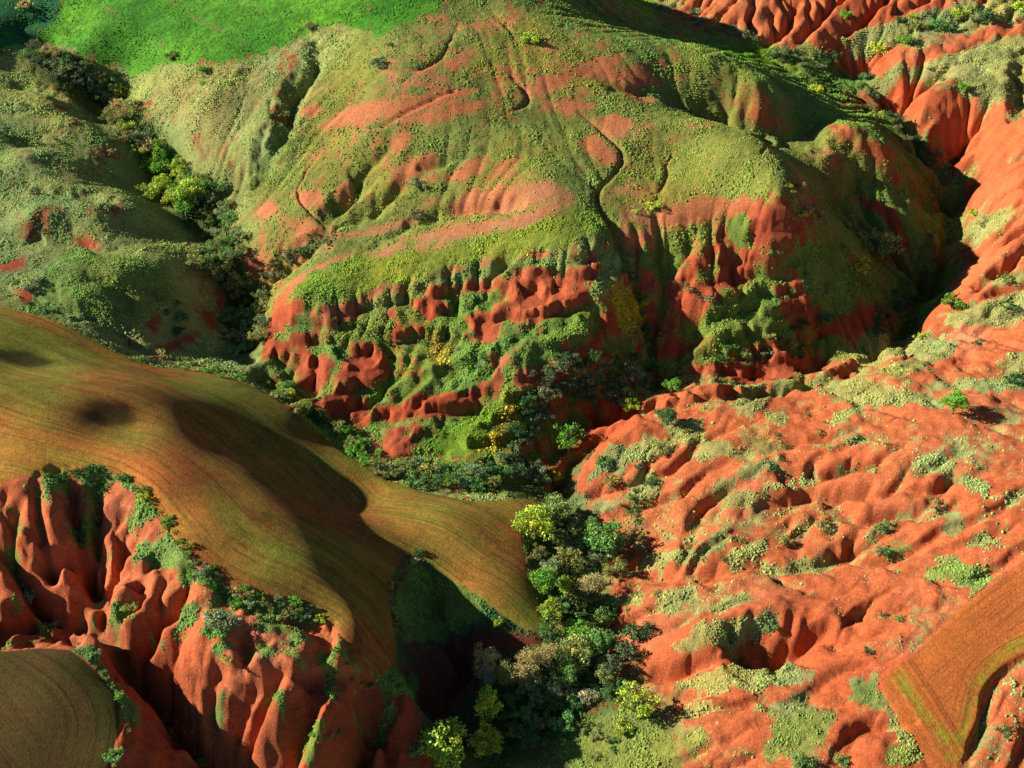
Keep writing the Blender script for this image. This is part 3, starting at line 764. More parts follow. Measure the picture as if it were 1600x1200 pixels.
g3 = np.where(side, np.abs(l2), np.where(g3a < 4, g3a, np.abs(l1) + 80))
def rows_(g, per, seed): return np.sin(g * 2 * math.pi / per + .8 * noise(VX, VY, 9, seed))
def wheel(g, per, seed):
    f = (g + .25 * noise(VX, VY, 8, seed)) / per; k = np.floor(f); r = np.random.default_rng(seed).random(400)
    d = np.abs(f - k - .5) * per; return sstep(.32, .08, d) * (r[np.clip(k.astype(int), 0, 399)] > .35) * sstep(-.5, .2, noise(VX, VY, 16, seed + 1) + .3)
fcol = lambda c: np.array(c)
m = mk(fm)
crest = sstep(14, 3, g1)                                                 # redder along the field's lower brow, greener away from it
gm = np.clip(.66 + .6 * fbm(VX, VY, 18, 80, 3) - .35 * crest + .25 * noise(VX + 3 * VY, g1 * 6, 12, 84) + .25 * sstep(-20, 40, VX), 0, 1)[..., None]
base = fcol((.30, .082, .022)) * (1 - gm) + fcol((.165, .165, .022)) * gm
base = base + fcol((.14, .05, .008)) * (sstep(-42, -62, VX) * crest)[..., None]
smear = fbm(r1 / 5.0, g1, 2.2, 200, 3)
base = base * (1 + .16 * n05 + .16 * fbm(VX, VY, 9, 92, 3) + .24 * smear * sstep(1, 12, g1) + .12 * n2)[..., None]
dark_spot = np.zeros(VX.shape)
for (u, v, rx, ry) in ((172, 648, 5.0, 3.6), (38, 562, 7.0, 3.2)):
    p = ground(u, v); dark_spot = np.maximum(dark_spot, sstep(1.25, .45, np.hypot((VX - p[0]) / rx, (VY - p[1]) / ry) + .2 * n2))
base *= (1 - .72 * dark_spot)[..., None]  # rounded patches of darker field colour
col = col * (1 - m[..., None]) + base * m[..., None]; veg = veg * (1 - m)
m = mk(fsw)
gm = np.clip(.35 + .5 * fbm(VX, VY, 10, 100, 3) + .3 * sstep(5, 1, g2a), 0, 1)[..., None]
base = fcol((.085, .034, .013)) * (1 - gm) + fcol((.055, .06, .01)) * gm
base = base * (1 + .12 * n05)[..., None]
col = col * (1 - m[..., None]) + base * m[..., None]; veg = veg * (1 - m)
m = sstep(-.3, .3, fse + .9 * n2 + .4 * n05)
gm = np.zeros(VX.shape)
for s, r in (('1410,1060 1440,1110 1475,1150 1490,1180', 1.5), ('1600,1003 1560,1030 1530,1070 1512,1120 1498,1160', 1.3)):
    gm = np.maximum(gm, sstep(1.5 * r, .2 * r, guide(s) + .9 * n2 + .5 * n8)) 
gm = (gm * .7 * np.clip(1 + n05 + n2, 0, 1.3))[..., None]
base = fcol((.37, .105, .024)) * (1 - gm) + fcol((.22, .20, .018)) * gm
base = base * (1 + .10 * n05 + .08 * n2)[..., None]
col = col * (1 - m[..., None]) + base * m[..., None]; veg = veg * (1 - m)
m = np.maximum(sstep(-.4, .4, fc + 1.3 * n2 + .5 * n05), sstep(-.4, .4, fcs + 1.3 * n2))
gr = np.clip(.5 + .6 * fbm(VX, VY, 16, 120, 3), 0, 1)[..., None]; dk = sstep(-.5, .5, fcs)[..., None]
base = (fcol((.026, .135, .012)) * (1 - gr) + fcol((.10, .26, .016)) * gr) * (1 - dk) + dk * fcol((.02, .10, .045))  # shade of the corner painted in as a darker, bluer crop colour
base = base * (1 + .35 * n05 + .3 * n2)[..., None]
tr = np.zeros(VX.shape)
for s in ('160,10 205,45 250,70 265,88', '258,-5 300,25 340,45 385,65', '360,-5 400,15 430,28', '575,5 578,30 580,52', '130,25 160,10', '395,90 430,75'):
    tr = np.maximum(tr, sstep(.7, .1, guide(s) + .45 * n2) * (noise(VX, VY, 4, 171) > -.3))
base = base * (1 - .55 * tr[..., None]) + fcol((.16, .13, .05)) * (.55 * tr[..., None])
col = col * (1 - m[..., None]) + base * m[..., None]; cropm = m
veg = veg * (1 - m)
fieldm = np.maximum.reduce([mk(fm), mk(fsw), mk(fse)])
# small relief
VZ += (1 - fieldm) * (1 - cropm) * (veg * (.10 * fbm(VX, VY, 1.1, 130, 2)) + (1 - veg) * (.09 * fbm(VX, VY, 1.2, 133, 3)) * np.clip(er * 1.3, .4, 1))
FUR = np.stack([np.where(fm > -1, g1, np.where(fsw > -1, g2, g3)), np.where(fm > -1, r1, np.where(fsw > -1, VX + VY, VX * e1[0] + VY * e1[1])), fieldm], -1)
col = np.clip(col, .004, .85)

def N(t, k, loc=None): return t.nodes.new(k)
def mat_ground(name):
    mt = bpy.data.materials.new(name); mt.use_nodes = True; t = mt.node_tree; b = t.nodes['Principled BSDF']
    b.inputs['Roughness'].default_value = .95; b.inputs['Specular IOR Level'].default_value = .12
    a = N(t, 'ShaderNodeAttribute'); a.attribute_name = 'albedo'
    g = N(t, 'ShaderNodeNewGeometry')
    n1 = N(t, 'ShaderNodeTexNoise'); n1.inputs['Scale'].default_value = 2.3; n1.inputs['Detail'].default_value = 6; n1.inputs['Roughness'].default_value = .7
    t.links.new(g.outputs['Position'], n1.inputs['Vector'])
    mr = N(t, 'ShaderNodeMapRange'); mr.inputs['From Min'].default_value = .3; mr.inputs['From Max'].default_value = .7; mr.inputs['To Min'].default_value = .66; mr.inputs['To Max'].default_value = 1.36
    t.links.new(n1.outputs['Fac'], mr.inputs['Value'])
    vm = N(t, 'ShaderNodeVectorMath'); vm.operation = 'SCALE'; t.links.new(a.outputs['Color'], vm.inputs[0]); t.links.new(mr.outputs[0], vm.inputs['Scale'])
    # furrows: streaks that run along each field's own rows
    fa = N(t, 'ShaderNodeAttribute'); fa.attribute_name = 'furrow'; sp = N(t, 'ShaderNodeSeparateXYZ'); t.links.new(fa.outputs['Vector'], sp.inputs[0])
    def M(op, a_, b_=None, c_=None):
        q = N(t, 'ShaderNodeMath'); q.operation = op
        for i_, v_ in enumerate((a_, b_, c_)):
            if v_ is None: continue
            if isinstance(v_, (int, float)): q.inputs[i_].default_value = v_
            else: t.links.new(v_, q.inputs[i_])
        return q.outputs[0]
    def streak(sx_, sy_, det):
        c = N(t, 'ShaderNodeCombineXYZ'); t.links.new(M('MULTIPLY', sp.outputs[0], sx_), c.inputs[0]); t.links.new(M('MULTIPLY', sp.outputs[1], sy_), c.inputs[1])
        n_ = N(t, 'ShaderNodeTexNoise'); n_.inputs['Scale'].default_value = 1; n_.inputs['Detail'].default_value = det; t.links.new(c.outputs[0], n_.inputs['Vector']); return n_.outputs['Fac']
    fine = streak(2.6, .05, 2); wide = streak(.85, .012, 2)
    lines = M('SMOOTH_MIN', M('MULTIPLY', M('ABSOLUTE', M('SUBTRACT', wide, .5)), 36.0), 1.0, .1)
    f1 = M('ADD', M('MULTIPLY', fine, .6), .70)
    f2 = M('MULTIPLY', f1, M('ADD', M('MULTIPLY', lines, .38), .62))
    amt = M('ADD', M('MULTIPLY', M('SUBTRACT', f2, 1.0), sp.outputs[2]), 1.0)
    vm2 = N(t, 'ShaderNodeVectorMath'); vm2.operation = 'SCALE'; t.links.new(vm.outputs[0], vm2.inputs[0]); t.links.new(amt, vm2.inputs['Scale'])
    t.links.new(vm2.outputs[0], b.inputs['Base Color'])
    n2_ = N(t, 'ShaderNodeTexNoise'); n2_.inputs['Scale'].default_value = 3.5; n2_.inputs['Detail'].default_value = 7; n2_.inputs['Roughness'].default_value = .68
    t.links.new(g.outputs['Position'], n2_.inputs['Vector'])
    bp = N(t, 'ShaderNodeBump'); bp.inputs['Strength'].default_value = .75; bp.inputs['Distance'].default_value = .24
    t.links.new(n2_.outputs['Fac'], bp.inputs['Height']); t.links.new(bp.outputs[0], b.inputs['Normal'])
    return mt
MG = mat_ground('earth_and_growth')
nr, nc = VX.shape
idx = np.arange(nr * nc).reshape(nr, nc)
Q = np.stack([idx[:-1, :-1], idx[:-1, 1:], idx[1:, 1:], idx[1:, :-1]], -1).reshape(-1, 4)
V = np.stack([VX, VY, VZ], -1).reshape(-1, 3).astype(np.float32); VC = np.concatenate([col, np.ones(col.shape[:2] + (1,))], -1).reshape(-1, 4).astype(np.float32)
def mesh_np(name, v, faces, mat, cols=None, smooth=True, fur=None):
    me = bpy.data.meshes.new(name); k = faces.shape[1]
    me.vertices.add(len(v)); me.vertices.foreach_set('co', v.astype(np.float32).ravel())
    me.loops.add(faces.size); me.loops.foreach_set('vertex_index', faces.astype(np.int32).ravel())
    me.polygons.add(len(faces)); me.polygons.foreach_set('loop_start', np.arange(0, faces.size, k, dtype=np.int32))
    me.polygons.foreach_set('use_smooth', np.full(len(faces), smooth))
    me.update(calc_edges=True)
    if cols is not None:
        at_ = me.color_attributes.new('albedo', 'FLOAT_COLOR', 'POINT'); at_.data.foreach_set('color', cols.astype(np.float32).ravel())
    if fur is not None:
        at_ = me.attributes.new('furrow', 'FLOAT_VECTOR', 'POINT'); at_.data.foreach_set('vector', fur.astype(np.float32).ravel())
    me.materials.append(mat)
    o = bpy.data.objects.new(name, me); C.objects.link(o); return o
which = np.zeros((nr, nc), int)
which[fm > 0] = 1; which[fsw > 0] = 2; which[fse > 0] = 3; which[np.maximum(fc, fcs) > 0] = 4
wf = which[:-1, :-1].reshape(-1)
for k, n in ((0, 'hillside'), (1, 'ploughed_field'), (2, 'ploughed_field'), (3, 'ploughed_field'), (4, 'crop_field')):
    f = Q[wf == k]
    if not len(f): continue
    u_, inv = np.unique(f.ravel(), return_inverse=True)
    o = mesh_np(n, V[u_], inv.reshape(-1, 4), MG, VC[u_], fur=FUR.reshape(-1, 3)[u_]); o['kind'] = 'structure'

# ------------------------------------------------------------------ low growth: tussocks spread over the overgrown ground, stones on the bare ground
def dome(seed, spiky=.35):
    r = np.random.default_rng(seed); v = []; f = []
    n1, n2_ = 6, 5
    for k in range(n1):
        a = 2 * math.pi * (k + r.uniform(-.25, .25)) / n1; q = r.uniform(.75, 1.2); v.append((math.cos(a) * q, math.sin(a) * q, -.25))
    for k in range(n2_):
        a = 2 * math.pi * (k + r.uniform(-.3, .3)) / n2_; q = r.uniform(.5, .95); v.append((math.cos(a) * q, math.sin(a) * q, r.uniform(.3, .3 + spiky)))
    v.append((r.uniform(-.2, .2), r.uniform(-.2, .2), r.uniform(.65, .75 + spiky)))
    i = j = 0
    while i < n1 or j < n2_:
        if j >= n2_ or (i < n1 and (i + 1) / n1 <= (j + 1) / n2_): f.append((i % n1, (i + 1) % n1, n1 + j % n2_)); i += 1
        else: f.append((i % n1, n1 + (j + 1) % n2_, n1 + j % n2_)); j += 1
    for k in range(n2_): f.append((n1 + k, n1 + (k + 1) % n2_, n1 + n2_))
    return np.array(v), np.array(f)
inner = (np.abs(cols)[None, :] < 1.15) & ((rows > 116) & (rows < 424))[:, None]
dyv = np.gradient(rows); dxv = hw[:, None] * np.gradient(cols)[None, :]
area = dxv * dyv[:, None] * inner
def scatter(weight, n):
    p = (weight * area).ravel(); c = np.cumsum(p); k = np.searchsorted(c, rng.random(n) * c[-1]); return np.clip(k, 0, len(p) - 1)
def cover_mesh(name, label, cat, weight, n, r0, r1, flat, mat, tint=None, spiky=.35, tone=.3, seed=0):
    k = scatter(weight, n); n = len(k); pos = V[k].astype(float)
    pos[:, 0] += rng.uniform(-.5, .5, n) * dxv.ravel()[k]; pos[:, 1] += rng.uniform(-.5, .5, n) * np.repeat(dyv[:, None], nc, 1).ravel()[k]
    clump = .75 + .5 * noise(pos[:, 0], pos[:, 1], 3.0, 140 + seed)
    sc_ = (r0 + (r1 - r0) * rng.random(n) ** 1.5) * clump; an = rng.uniform(0, 6.28, n)
    tn = (1 + tone * rng.normal(0, 1, (n, 1)) * .6) * (1 + rng.normal(0, .10, (n, 3)))
    base_c = (V_G[k] if tint is None else np.repeat(np.array([tint]), n, 0)) * np.clip(tn, .4, 1.9)
    VV = []; FF = []; CC = []; off = 0; protos = [dome(seed * 10 + q, spiky) for q in range(6)]; pick = rng.integers(0, 6, n)
    for q, (pv, pf) in enumerate(protos):
        m_ = np.where(pick == q)[0]
        if not len(m_): continue
        c, s = np.cos(an[m_])[:, None], np.sin(an[m_])[:, None]; S_ = sc_[m_][:, None]
        X = pos[m_, 0][:, None] + S_ * (pv[None, :, 0] * c - pv[None, :, 1] * s); Y = pos[m_, 1][:, None] + S_ * (pv[None, :, 0] * s + pv[None, :, 1] * c)
        Z = pos[m_, 2][:, None] + S_ * flat * pv[None, :, 2] * rng.uniform(.7, 1.3, (len(m_), 1))
        VV.append(np.stack([X, Y, Z], -1).reshape(-1, 3)); CC.append(np.repeat(base_c[m_], len(pv), 0))
        FF.append((pf[None] + (off + np.arange(len(m_)) * len(pv))[:, None, None]).reshape(-1, 3)); off += len(m_) * len(pv)
    cc = np.clip(np.vstack(CC), .004, .8); cc = np.hstack([cc, np.ones((len(cc), 1))])
    o = mesh_np(name, np.vstack(VV), np.vstack(FF), mat, cc, smooth=False); o['kind'] = 'stuff'; o['label'] = label; o['category'] = cat
    return o
def mat_attr(name, rough=.9, sc=6.0, tr=0.0):
    mt = bpy.data.materials.new(name); mt.use_nodes = True; t = mt.node_tree; b = t.nodes['Principled BSDF']
    b.inputs['Roughness'].default_value = rough; b.inputs['Specular IOR Level'].default_value = .15
    a = N(t, 'ShaderNodeAttribute'); a.attribute_name = 'albedo'; g = N(t, 'ShaderNodeNewGeometry')
    n1 = N(t, 'ShaderNodeTexNoise'); n1.inputs['Scale'].default_value = sc; n1.inputs['Detail'].default_value = 3; t.links.new(g.outputs['Position'], n1.inputs['Vector'])
    mr = N(t, 'ShaderNodeMapRange'); mr.inputs['From Min'].default_value = .3; mr.inputs['From Max'].default_value = .7; mr.inputs['To Min'].default_value = .65; mr.inputs['To Max'].default_value = 1.4
    t.links.new(n1.outputs['Fac'], mr.inputs['Value'])
    vm = N(t, 'ShaderNodeVectorMath'); vm.operation = 'SCALE'; t.links.new(a.outputs['Color'], vm.inputs[0]); t.links.new(mr.outputs[0], vm.inputs['Scale']); t.links.new(vm.outputs[0], b.inputs['Base Color'])
    return mt
V_G = (G * np.array([1.04, 1.14, .95])).reshape(-1, 3)
MT = mat_attr('tussock_leaves'); MR = mat_attr('field_stone', .95, 4.0)
wild = veg * (1 - fieldm) * (1 - cropm)
dens = np.clip(.75 + .8 * fbm(VX, VY, 4, 150, 3), .2, 1.4) * (1 + .8 * (vF > -.5))
cover_mesh('grass_tussocks', 'low green and olive tussocks covering the slopes between the bare red patches', 'ground cover', wild * dens, 290000, .11, .28, 1.1, MT, seed=1, tone=.30)
bare_w = (1 - veg) * (1 - fieldm) * (1 - cropm) * np.clip(.2 + 1.6 * fbm(VX, VY, 8, 155, 3), 0, 1.5) * (slope < .8)
cover_mesh('sparse_tussocks', 'small scattered dark green tufts dotted over the bare red earth', 'ground cover', bare_w, 4500, .08, .20, .6, MT, seed=2)
cover_mesh('crop_plants', 'bright green young crop growing in the field at the top', 'crop', cropm, 42000, .14, .36, .5, MT, tint=(.06, .20, .014), seed=3)
ston = (1 - veg) * (1 - fieldm) * (1 - cropm) * np.clip(noise(VX, VY, 5, 160) * 1.5 - .2, 0, 1) * (er > .6)
for u, v, r, k in ((1510, 530, 5, 9), (1240, 175, 6, 5), (1310, 30, 8, 3), (960, 775, 5, 6), (1480, 940, 7, 5), (1350, 900, 7, 2), (1395, 1035, 4, 9), (1110, 405, 6, 3), (1160, 595, 9, 2)):
    p = ground(u, v); ston = ston + k * np.exp(-((VX - p[0]) ** 2 + (VY - p[1]) ** 2) / r ** 2) * (1 - fieldm)
cover_mesh('loose_stones', 'pale pinkish stones strewn over the eroded red earth', 'stones', ston, 2400, .05, .20, .55, MR, tint=(.44, .22, .14), spiky=.1, seed=4)
flw = 0 * VX
for s in ('952,440 972,450 1002,462 1010,485 1000,508 985,516 965,500 958,475', '740,705 760,690 790,660 795,625 810,620 808,660 790,695 765,708', '675,520 692,515 705,540 690,578 676,560', '948,572 965,560 990,565 975,578 955,580', '800,395 850,392 850,398 800,402', '1325,405 1365,405 1350,430 1330,425', '820,640 845,600 860,610 840,660'):
    A = np.full(H.shape, -6.0); r = sdf(s, 4.0); A[r[0]] = np.clip(r[1], -6, 6); flw = np.maximum(flw, sstep(-1.2, 1.5, sample(A, VX, VY) + .8 * n2))
cover_mesh('yellow_flowers', 'clumps of yellow flowering scrub on the steep banks of the ravines', 'flowering scrub', flw, 1300, .14, .42, .9, MT, tint=(.42, .33, .03), tone=.6, seed=5)

# ------------------------------------------------------------------ trees and shrubs: each one a thing of its own
def leaf_mat(name):
    mt = bpy.data.materials.new(name); mt.use_nodes = True; t = mt.node_tree; b = t.nodes['Principled BSDF']
    b.inputs['Roughness'].default_value = .75; b.inputs['Specular IOR Level'].default_value = .2
    oi = N(t, 'ShaderNodeObjectInfo'); a = N(t, 'ShaderNodeAttribute'); a.attribute_name = 'albedo'
    vm = N(t, 'ShaderNodeVectorMath'); vm.operation = 'MULTIPLY'; t.links.new(oi.outputs['Color'], vm.inputs[0]); t.links.new(a.outputs['Color'], vm.inputs[1])
    t.links.new(vm.outputs[0], b.inputs['Base Color'])
    tl = N(t, 'ShaderNodeBsdfTranslucent'); t.links.new(vm.outputs[0], tl.inputs['Color']); mx = N(t, 'ShaderNodeMixShader'); mx.inputs[0].default_value = .22
    out = t.nodes['Material Output']; t.links.new(b.outputs[0], mx.inputs[1]); t.links.new(tl.outputs[0], mx.inputs[2]); t.links.new(mx.outputs[0], out.inputs['Surface'])
    return mt
ML = leaf_mat('foliage')
MB = bpy.data.materials.new('bark'); MB.use_nodes = True; _t = MB.node_tree; _b = _t.nodes['Principled BSDF']; _b.inputs['Roughness'].default_value = .9
_n = N(_t, 'ShaderNodeTexNoise'); _n.inputs['Scale'].default_value = 14; _r = N(_t, 'ShaderNodeValToRGB'); _r.color_ramp.elements[0].color = (.09, .065, .045, 1); _r.color_ramp.elements[1].color = (.26, .21, .16, 1)
_g = N(_t, 'ShaderNodeTexCoord'); _t.links.new(_g.outputs['Object'], _n.inputs['Vector']); _t.links.new(_n.outputs['Fac'], _r.inputs[0]); _t.links.new(_r.outputs[0], _b.inputs['Base Color'])
def data_mesh(name, v, f, mat, cols_=None):
    o = mesh_np(name, np.array(v), np.array(f), mat, cols_, smooth=False); me = o.data; bpy.data.objects.remove(o); return me
def crown_mesh(seed, rx, rz, cz, nclump, nleaf, leaf, clump=.34, var=.25, flat=.0):
    r = np.random.default_rng(seed); v = []; c = []
    ctr = []
    while len(ctr) < nclump:
        p = r.normal(0, 1, 3); p /= np.linalg.norm(p); p *= r.uniform(.35, 1.0) ** .6
        lump = 1 + var * math.sin(3 * math.atan2(p[1], p[0]) + seed) + var * .6 * math.sin(5 * p[2] * 2 + seed * 2)
        if p[2] < -.55: continue
        ctr.append((p[0] * rx * lump, p[1] * rx * lump, cz + p[2] * rz * (1 + .5 * var * math.sin(seed + 4 * p[0]))))
    for q in ctr:
        rc = clump * r.uniform(.55, 1.15); tn = r.uniform(.68, 1.35); hu = r.normal(0, .08)
        n = nleaf; d = r.normal(0, 1, (n, 3)); d /= np.linalg.norm(d, axis=1)[:, None]; pos = np.array(q) + d * rc * (r.random((n, 1)) ** .4) * np.array([1, 1, .8])
        nn = d * .8 + r.normal(0, .7, (n, 3)); nn /= np.linalg.norm(nn, axis=1)[:, None]
        t1 = np.cross(nn, r.normal(0, 1, (n, 3))); t1 /= np.linalg.norm(t1, axis=1)[:, None] + 1e-6; t2 = np.cross(nn, t1)
        L = leaf * r.uniform(.6, 1.3, (n, 1)); W_ = L * r.uniform(.45, .8, (n, 1))
        v.append(np.stack([pos - t1 * L, pos - t2 * W_, pos + t1 * L, pos + t2 * W_], 1).reshape(-1, 3))
        cl = np.array([1 + hu * 1.5, 1, 1 - hu])[None] * tn * r.uniform(.8, 1.2, (n, 1)); c.append(np.repeat(cl, 4, 0))
    v = np.vstack(v); c = np.vstack(c); f = np.arange(len(v)).reshape(-1, 4)
    return data_mesh('crown', v, f, ML, np.hstack([c, np.ones((len(c), 1))])), ctr
def tubes(segs, mat, name='trunk', sides=5):
    v = []; f = []
    for a, b, ra, rb in segs:
        a = np.array(a); b = np.array(b); d = b - a; d = d / (np.linalg.norm(d) + 1e-9); u = np.cross(d, (0.3, .5, .81)); u /= np.linalg.norm(u); w_ = np.cross(d, u); o = len(v)
        for p, rr in ((a, ra), (b, rb)):
            for k in range(sides):
                an = 2 * math.pi * k / sides; v.append(p + rr * (math.cos(an) * u + math.sin(an) * w_))
        for k in range(sides): f.append((o + k, o + (k + 1) % sides, o + sides + (k + 1) % sides, o + sides + k))
    return data_mesh(name, v, f, mat)
def trunk_mesh(seed, cz, rx, ctr, th=.09, multi=1):
    r = np.random.default_rng(seed + 50); segs = []
    for m_ in range(multi):
        b0 = np.array([r.uniform(-.12, .12) * (multi > 1), r.uniform(-.12, .12) * (multi > 1), -.25]); k1 = b0 + [r.uniform(-.08, .08), r.uniform(-.08, .08), .25 + cz * .35]
        k2 = k1 + [r.uniform(-.12, .12), r.uniform(-.12, .12), cz * .35]; segs += [(b0, k1, th, th * .72), (k1, k2, th * .72, th * .45)]
        for q in ctr[m_::multi][:9]:
            q = np.array(q); s = k1 if r.random() < .5 else k2; mid = (s + q) / 2 + [0, 0, .08]; segs += [(s, mid, th * .4, th * .25), (mid, q, th * .25, th * .08)]
    return tubes(segs, MB)
def bare_meshes(seed):
    """a leafless tree: limbs dividing upward into a fan of twigs, with a thin haze of last leaves"""
    r = np.random.default_rng(seed); segs = []; tips = []
    def grow(p, d, L, rad, lv):
        q = p + d * L; segs.append((p, q, rad, rad * .6))
        if lv == 0: tips.append(q); return
        for _ in range(3 if lv > 1 else 4):
            e = d + r.normal(0, .38, 3); e[2] = abs(e[2]) * .8 + .25; e /= np.linalg.norm(e); grow(q, e, L * r.uniform(.62, .85), rad * .52, lv - 1)
    for m_ in range(3):
        d = np.array([r.uniform(-.35, .35), r.uniform(-.35, .35), 1.0]); d /= np.linalg.norm(d); grow(np.array([r.uniform(-.15, .15), r.uniform(-.15, .15), -.2]), d, .72, .05, 4)
    tr_ = tubes(segs, MBT, 'trunk', 3)
    v = []; c = []
    for q in tips:
        for _ in range(7):
            p = q + r.normal(0, .09, 3); t1 = r.normal(0, 1, 3); t1 /= np.linalg.norm(t1); t2 = np.cross(t1, r.normal(0, 1, 3)); t2 /= np.linalg.norm(t2); L = r.uniform(.02, .045)
            v += [p - t1 * L * 1.6, p - t2 * L * .6, p + t1 * L * 1.6, p + t2 * L * .6]; c += [[r.uniform(.7, 1.3)] * 3] * 4
    return data_mesh('crown', v, np.arange(len(v)).reshape(-1, 4), ML, np.hstack([np.array(c), np.ones((len(c), 1))])), tr_
MBT = bpy.data.materials.new('pale_bark'); MBT.use_nodes = True; _b = MBT.node_tree.nodes['Principled BSDF']; _b.inputs['Base Color'].default_value = (.20, .16, .10, 1); _b.inputs['Roughness'].default_value = .9
KIND = {}
def mk_kind(k, n, fn): KIND[k] = [fn(s) for s in range(n)]
def leafy(rx, rz, cz, ncl, nl, leaf, clump, var, th=.09, multi=1):
    def f(s):
        m_, ctr = crown_mesh(s * 7 + int(rx * 100) + ncl, rx, rz, cz, ncl, nl, leaf, clump, var); return m_, trunk_mesh(s, cz, rx, ctr, th, multi)
    return f
mk_kind('round', 3, leafy(.78, .72, 1.0, 42, 60, .062, .34, .22, .10, 1))
mk_kind('tall', 2, leafy(.62, 1.15, 1.5, 44, 60, .060, .32, .25, .08, 2))
mk_kind('open', 3, leafy(.82, .62, .95, 26, 46, .058, .27, .38, .07, 3))
mk_kind('bush', 4, leafy(.85, .42, .38, 26, 42, .070, .30, .25, .05, 3))
mk_kind('scrub', 3, leafy(.90, .34, .28, 18, 26, .075, .24, .40, .04, 4))
mk_kind('bare', 2, bare_meshes)
TINT = {'bright green': (.085, .20, .022), 'yellow green': (.24, .30, .03), 'dark green': (.035, .085, .024), 'mid green': (.075, .15, .035), 'olive': (.15, .165, .045),
        'grey green': (.12, .16, .07), 'tan': (.27, .215, .08), 'grey': (.17, .18, .10), 'lime green': (.19, .235, .03), 'dull grey': (.075, .10, .042)}
HC = {'round': .95, 'tall': 1.3, 'open': .9, 'bush': .4, 'scrub': .3, 'bare': 1.1}
SCK = {'round': 1.25, 'tall': 1.15, 'open': 1.25, 'bush': 1.3, 'scrub': 1.3, 'bare': 1.1}
def mpp(x, y, z): return (y * CP + (CAMZ - z) * SP) * TX / 800
def Hz(x, y): return float(sample(H, np.array([x]), np.array([y]))[0])
def plant(u, v, r, kind, tint, label, cat, group=None, i=0):
    x, y = ground(u, v); z = Hz(x, y); m_ = mpp(x, y, z); hc = HC[kind] * r * m_
    x, y = ground(u, v + hc * CP / m_ * .9); z = Hz(x, y); R_ = r * mpp(x, y, z) * SCK[kind]
    cm, tm = KIND[kind][i % len(KIND[kind])]; name = {'tree': 'tree', 'shrub': 'shrub', 'bare tree': 'bare_tree'}[cat]
    c3 = TINT[tint]; j = 2.3 * random.uniform(.82, 1.2); colr = (c3[0] * j * random.uniform(.9, 1.12), c3[1] * j, c3[2] * j, 1)
    th = random.uniform(0, 6.28); s3 = (R_ * random.uniform(.9, 1.15), R_ * random.uniform(.9, 1.15), R_ * random.uniform(.88, 1.18))
    if cat == 'shrub' and r < 8:
        o = bpy.data.objects.new(name, cm); C.objects.link(o); o.location = (x, y, z); o.rotation_euler = (0, 0, th); o.scale = s3; o.color = colr; root = o
    else:
        root = bpy.data.objects.new(name, None); root.empty_display_size = .2; C.objects.link(root); root.location = (x, y, z); root.rotation_euler = (0, 0, th); root.scale = s3
        o = bpy.data.objects.new('crown' if cat != 'shrub' else 'foliage', cm); C.objects.link(o); o.parent = root; o.color = colr
        o = bpy.data.objects.new('trunk' if cat != 'shrub' else 'stem', tm); C.objects.link(o); o.parent = root
    root['label'] = label; root['category'] = cat
    if group: root['group'] = group
    return root
ORD = 'topmost second third fourth fifth sixth seventh eighth ninth tenth eleventh twelfth thirteenth fourteenth fifteenth sixteenth seventeenth eighteenth nineteenth twentieth twenty-first twenty-second twenty-third twenty-fourth twenty-fifth'.split()
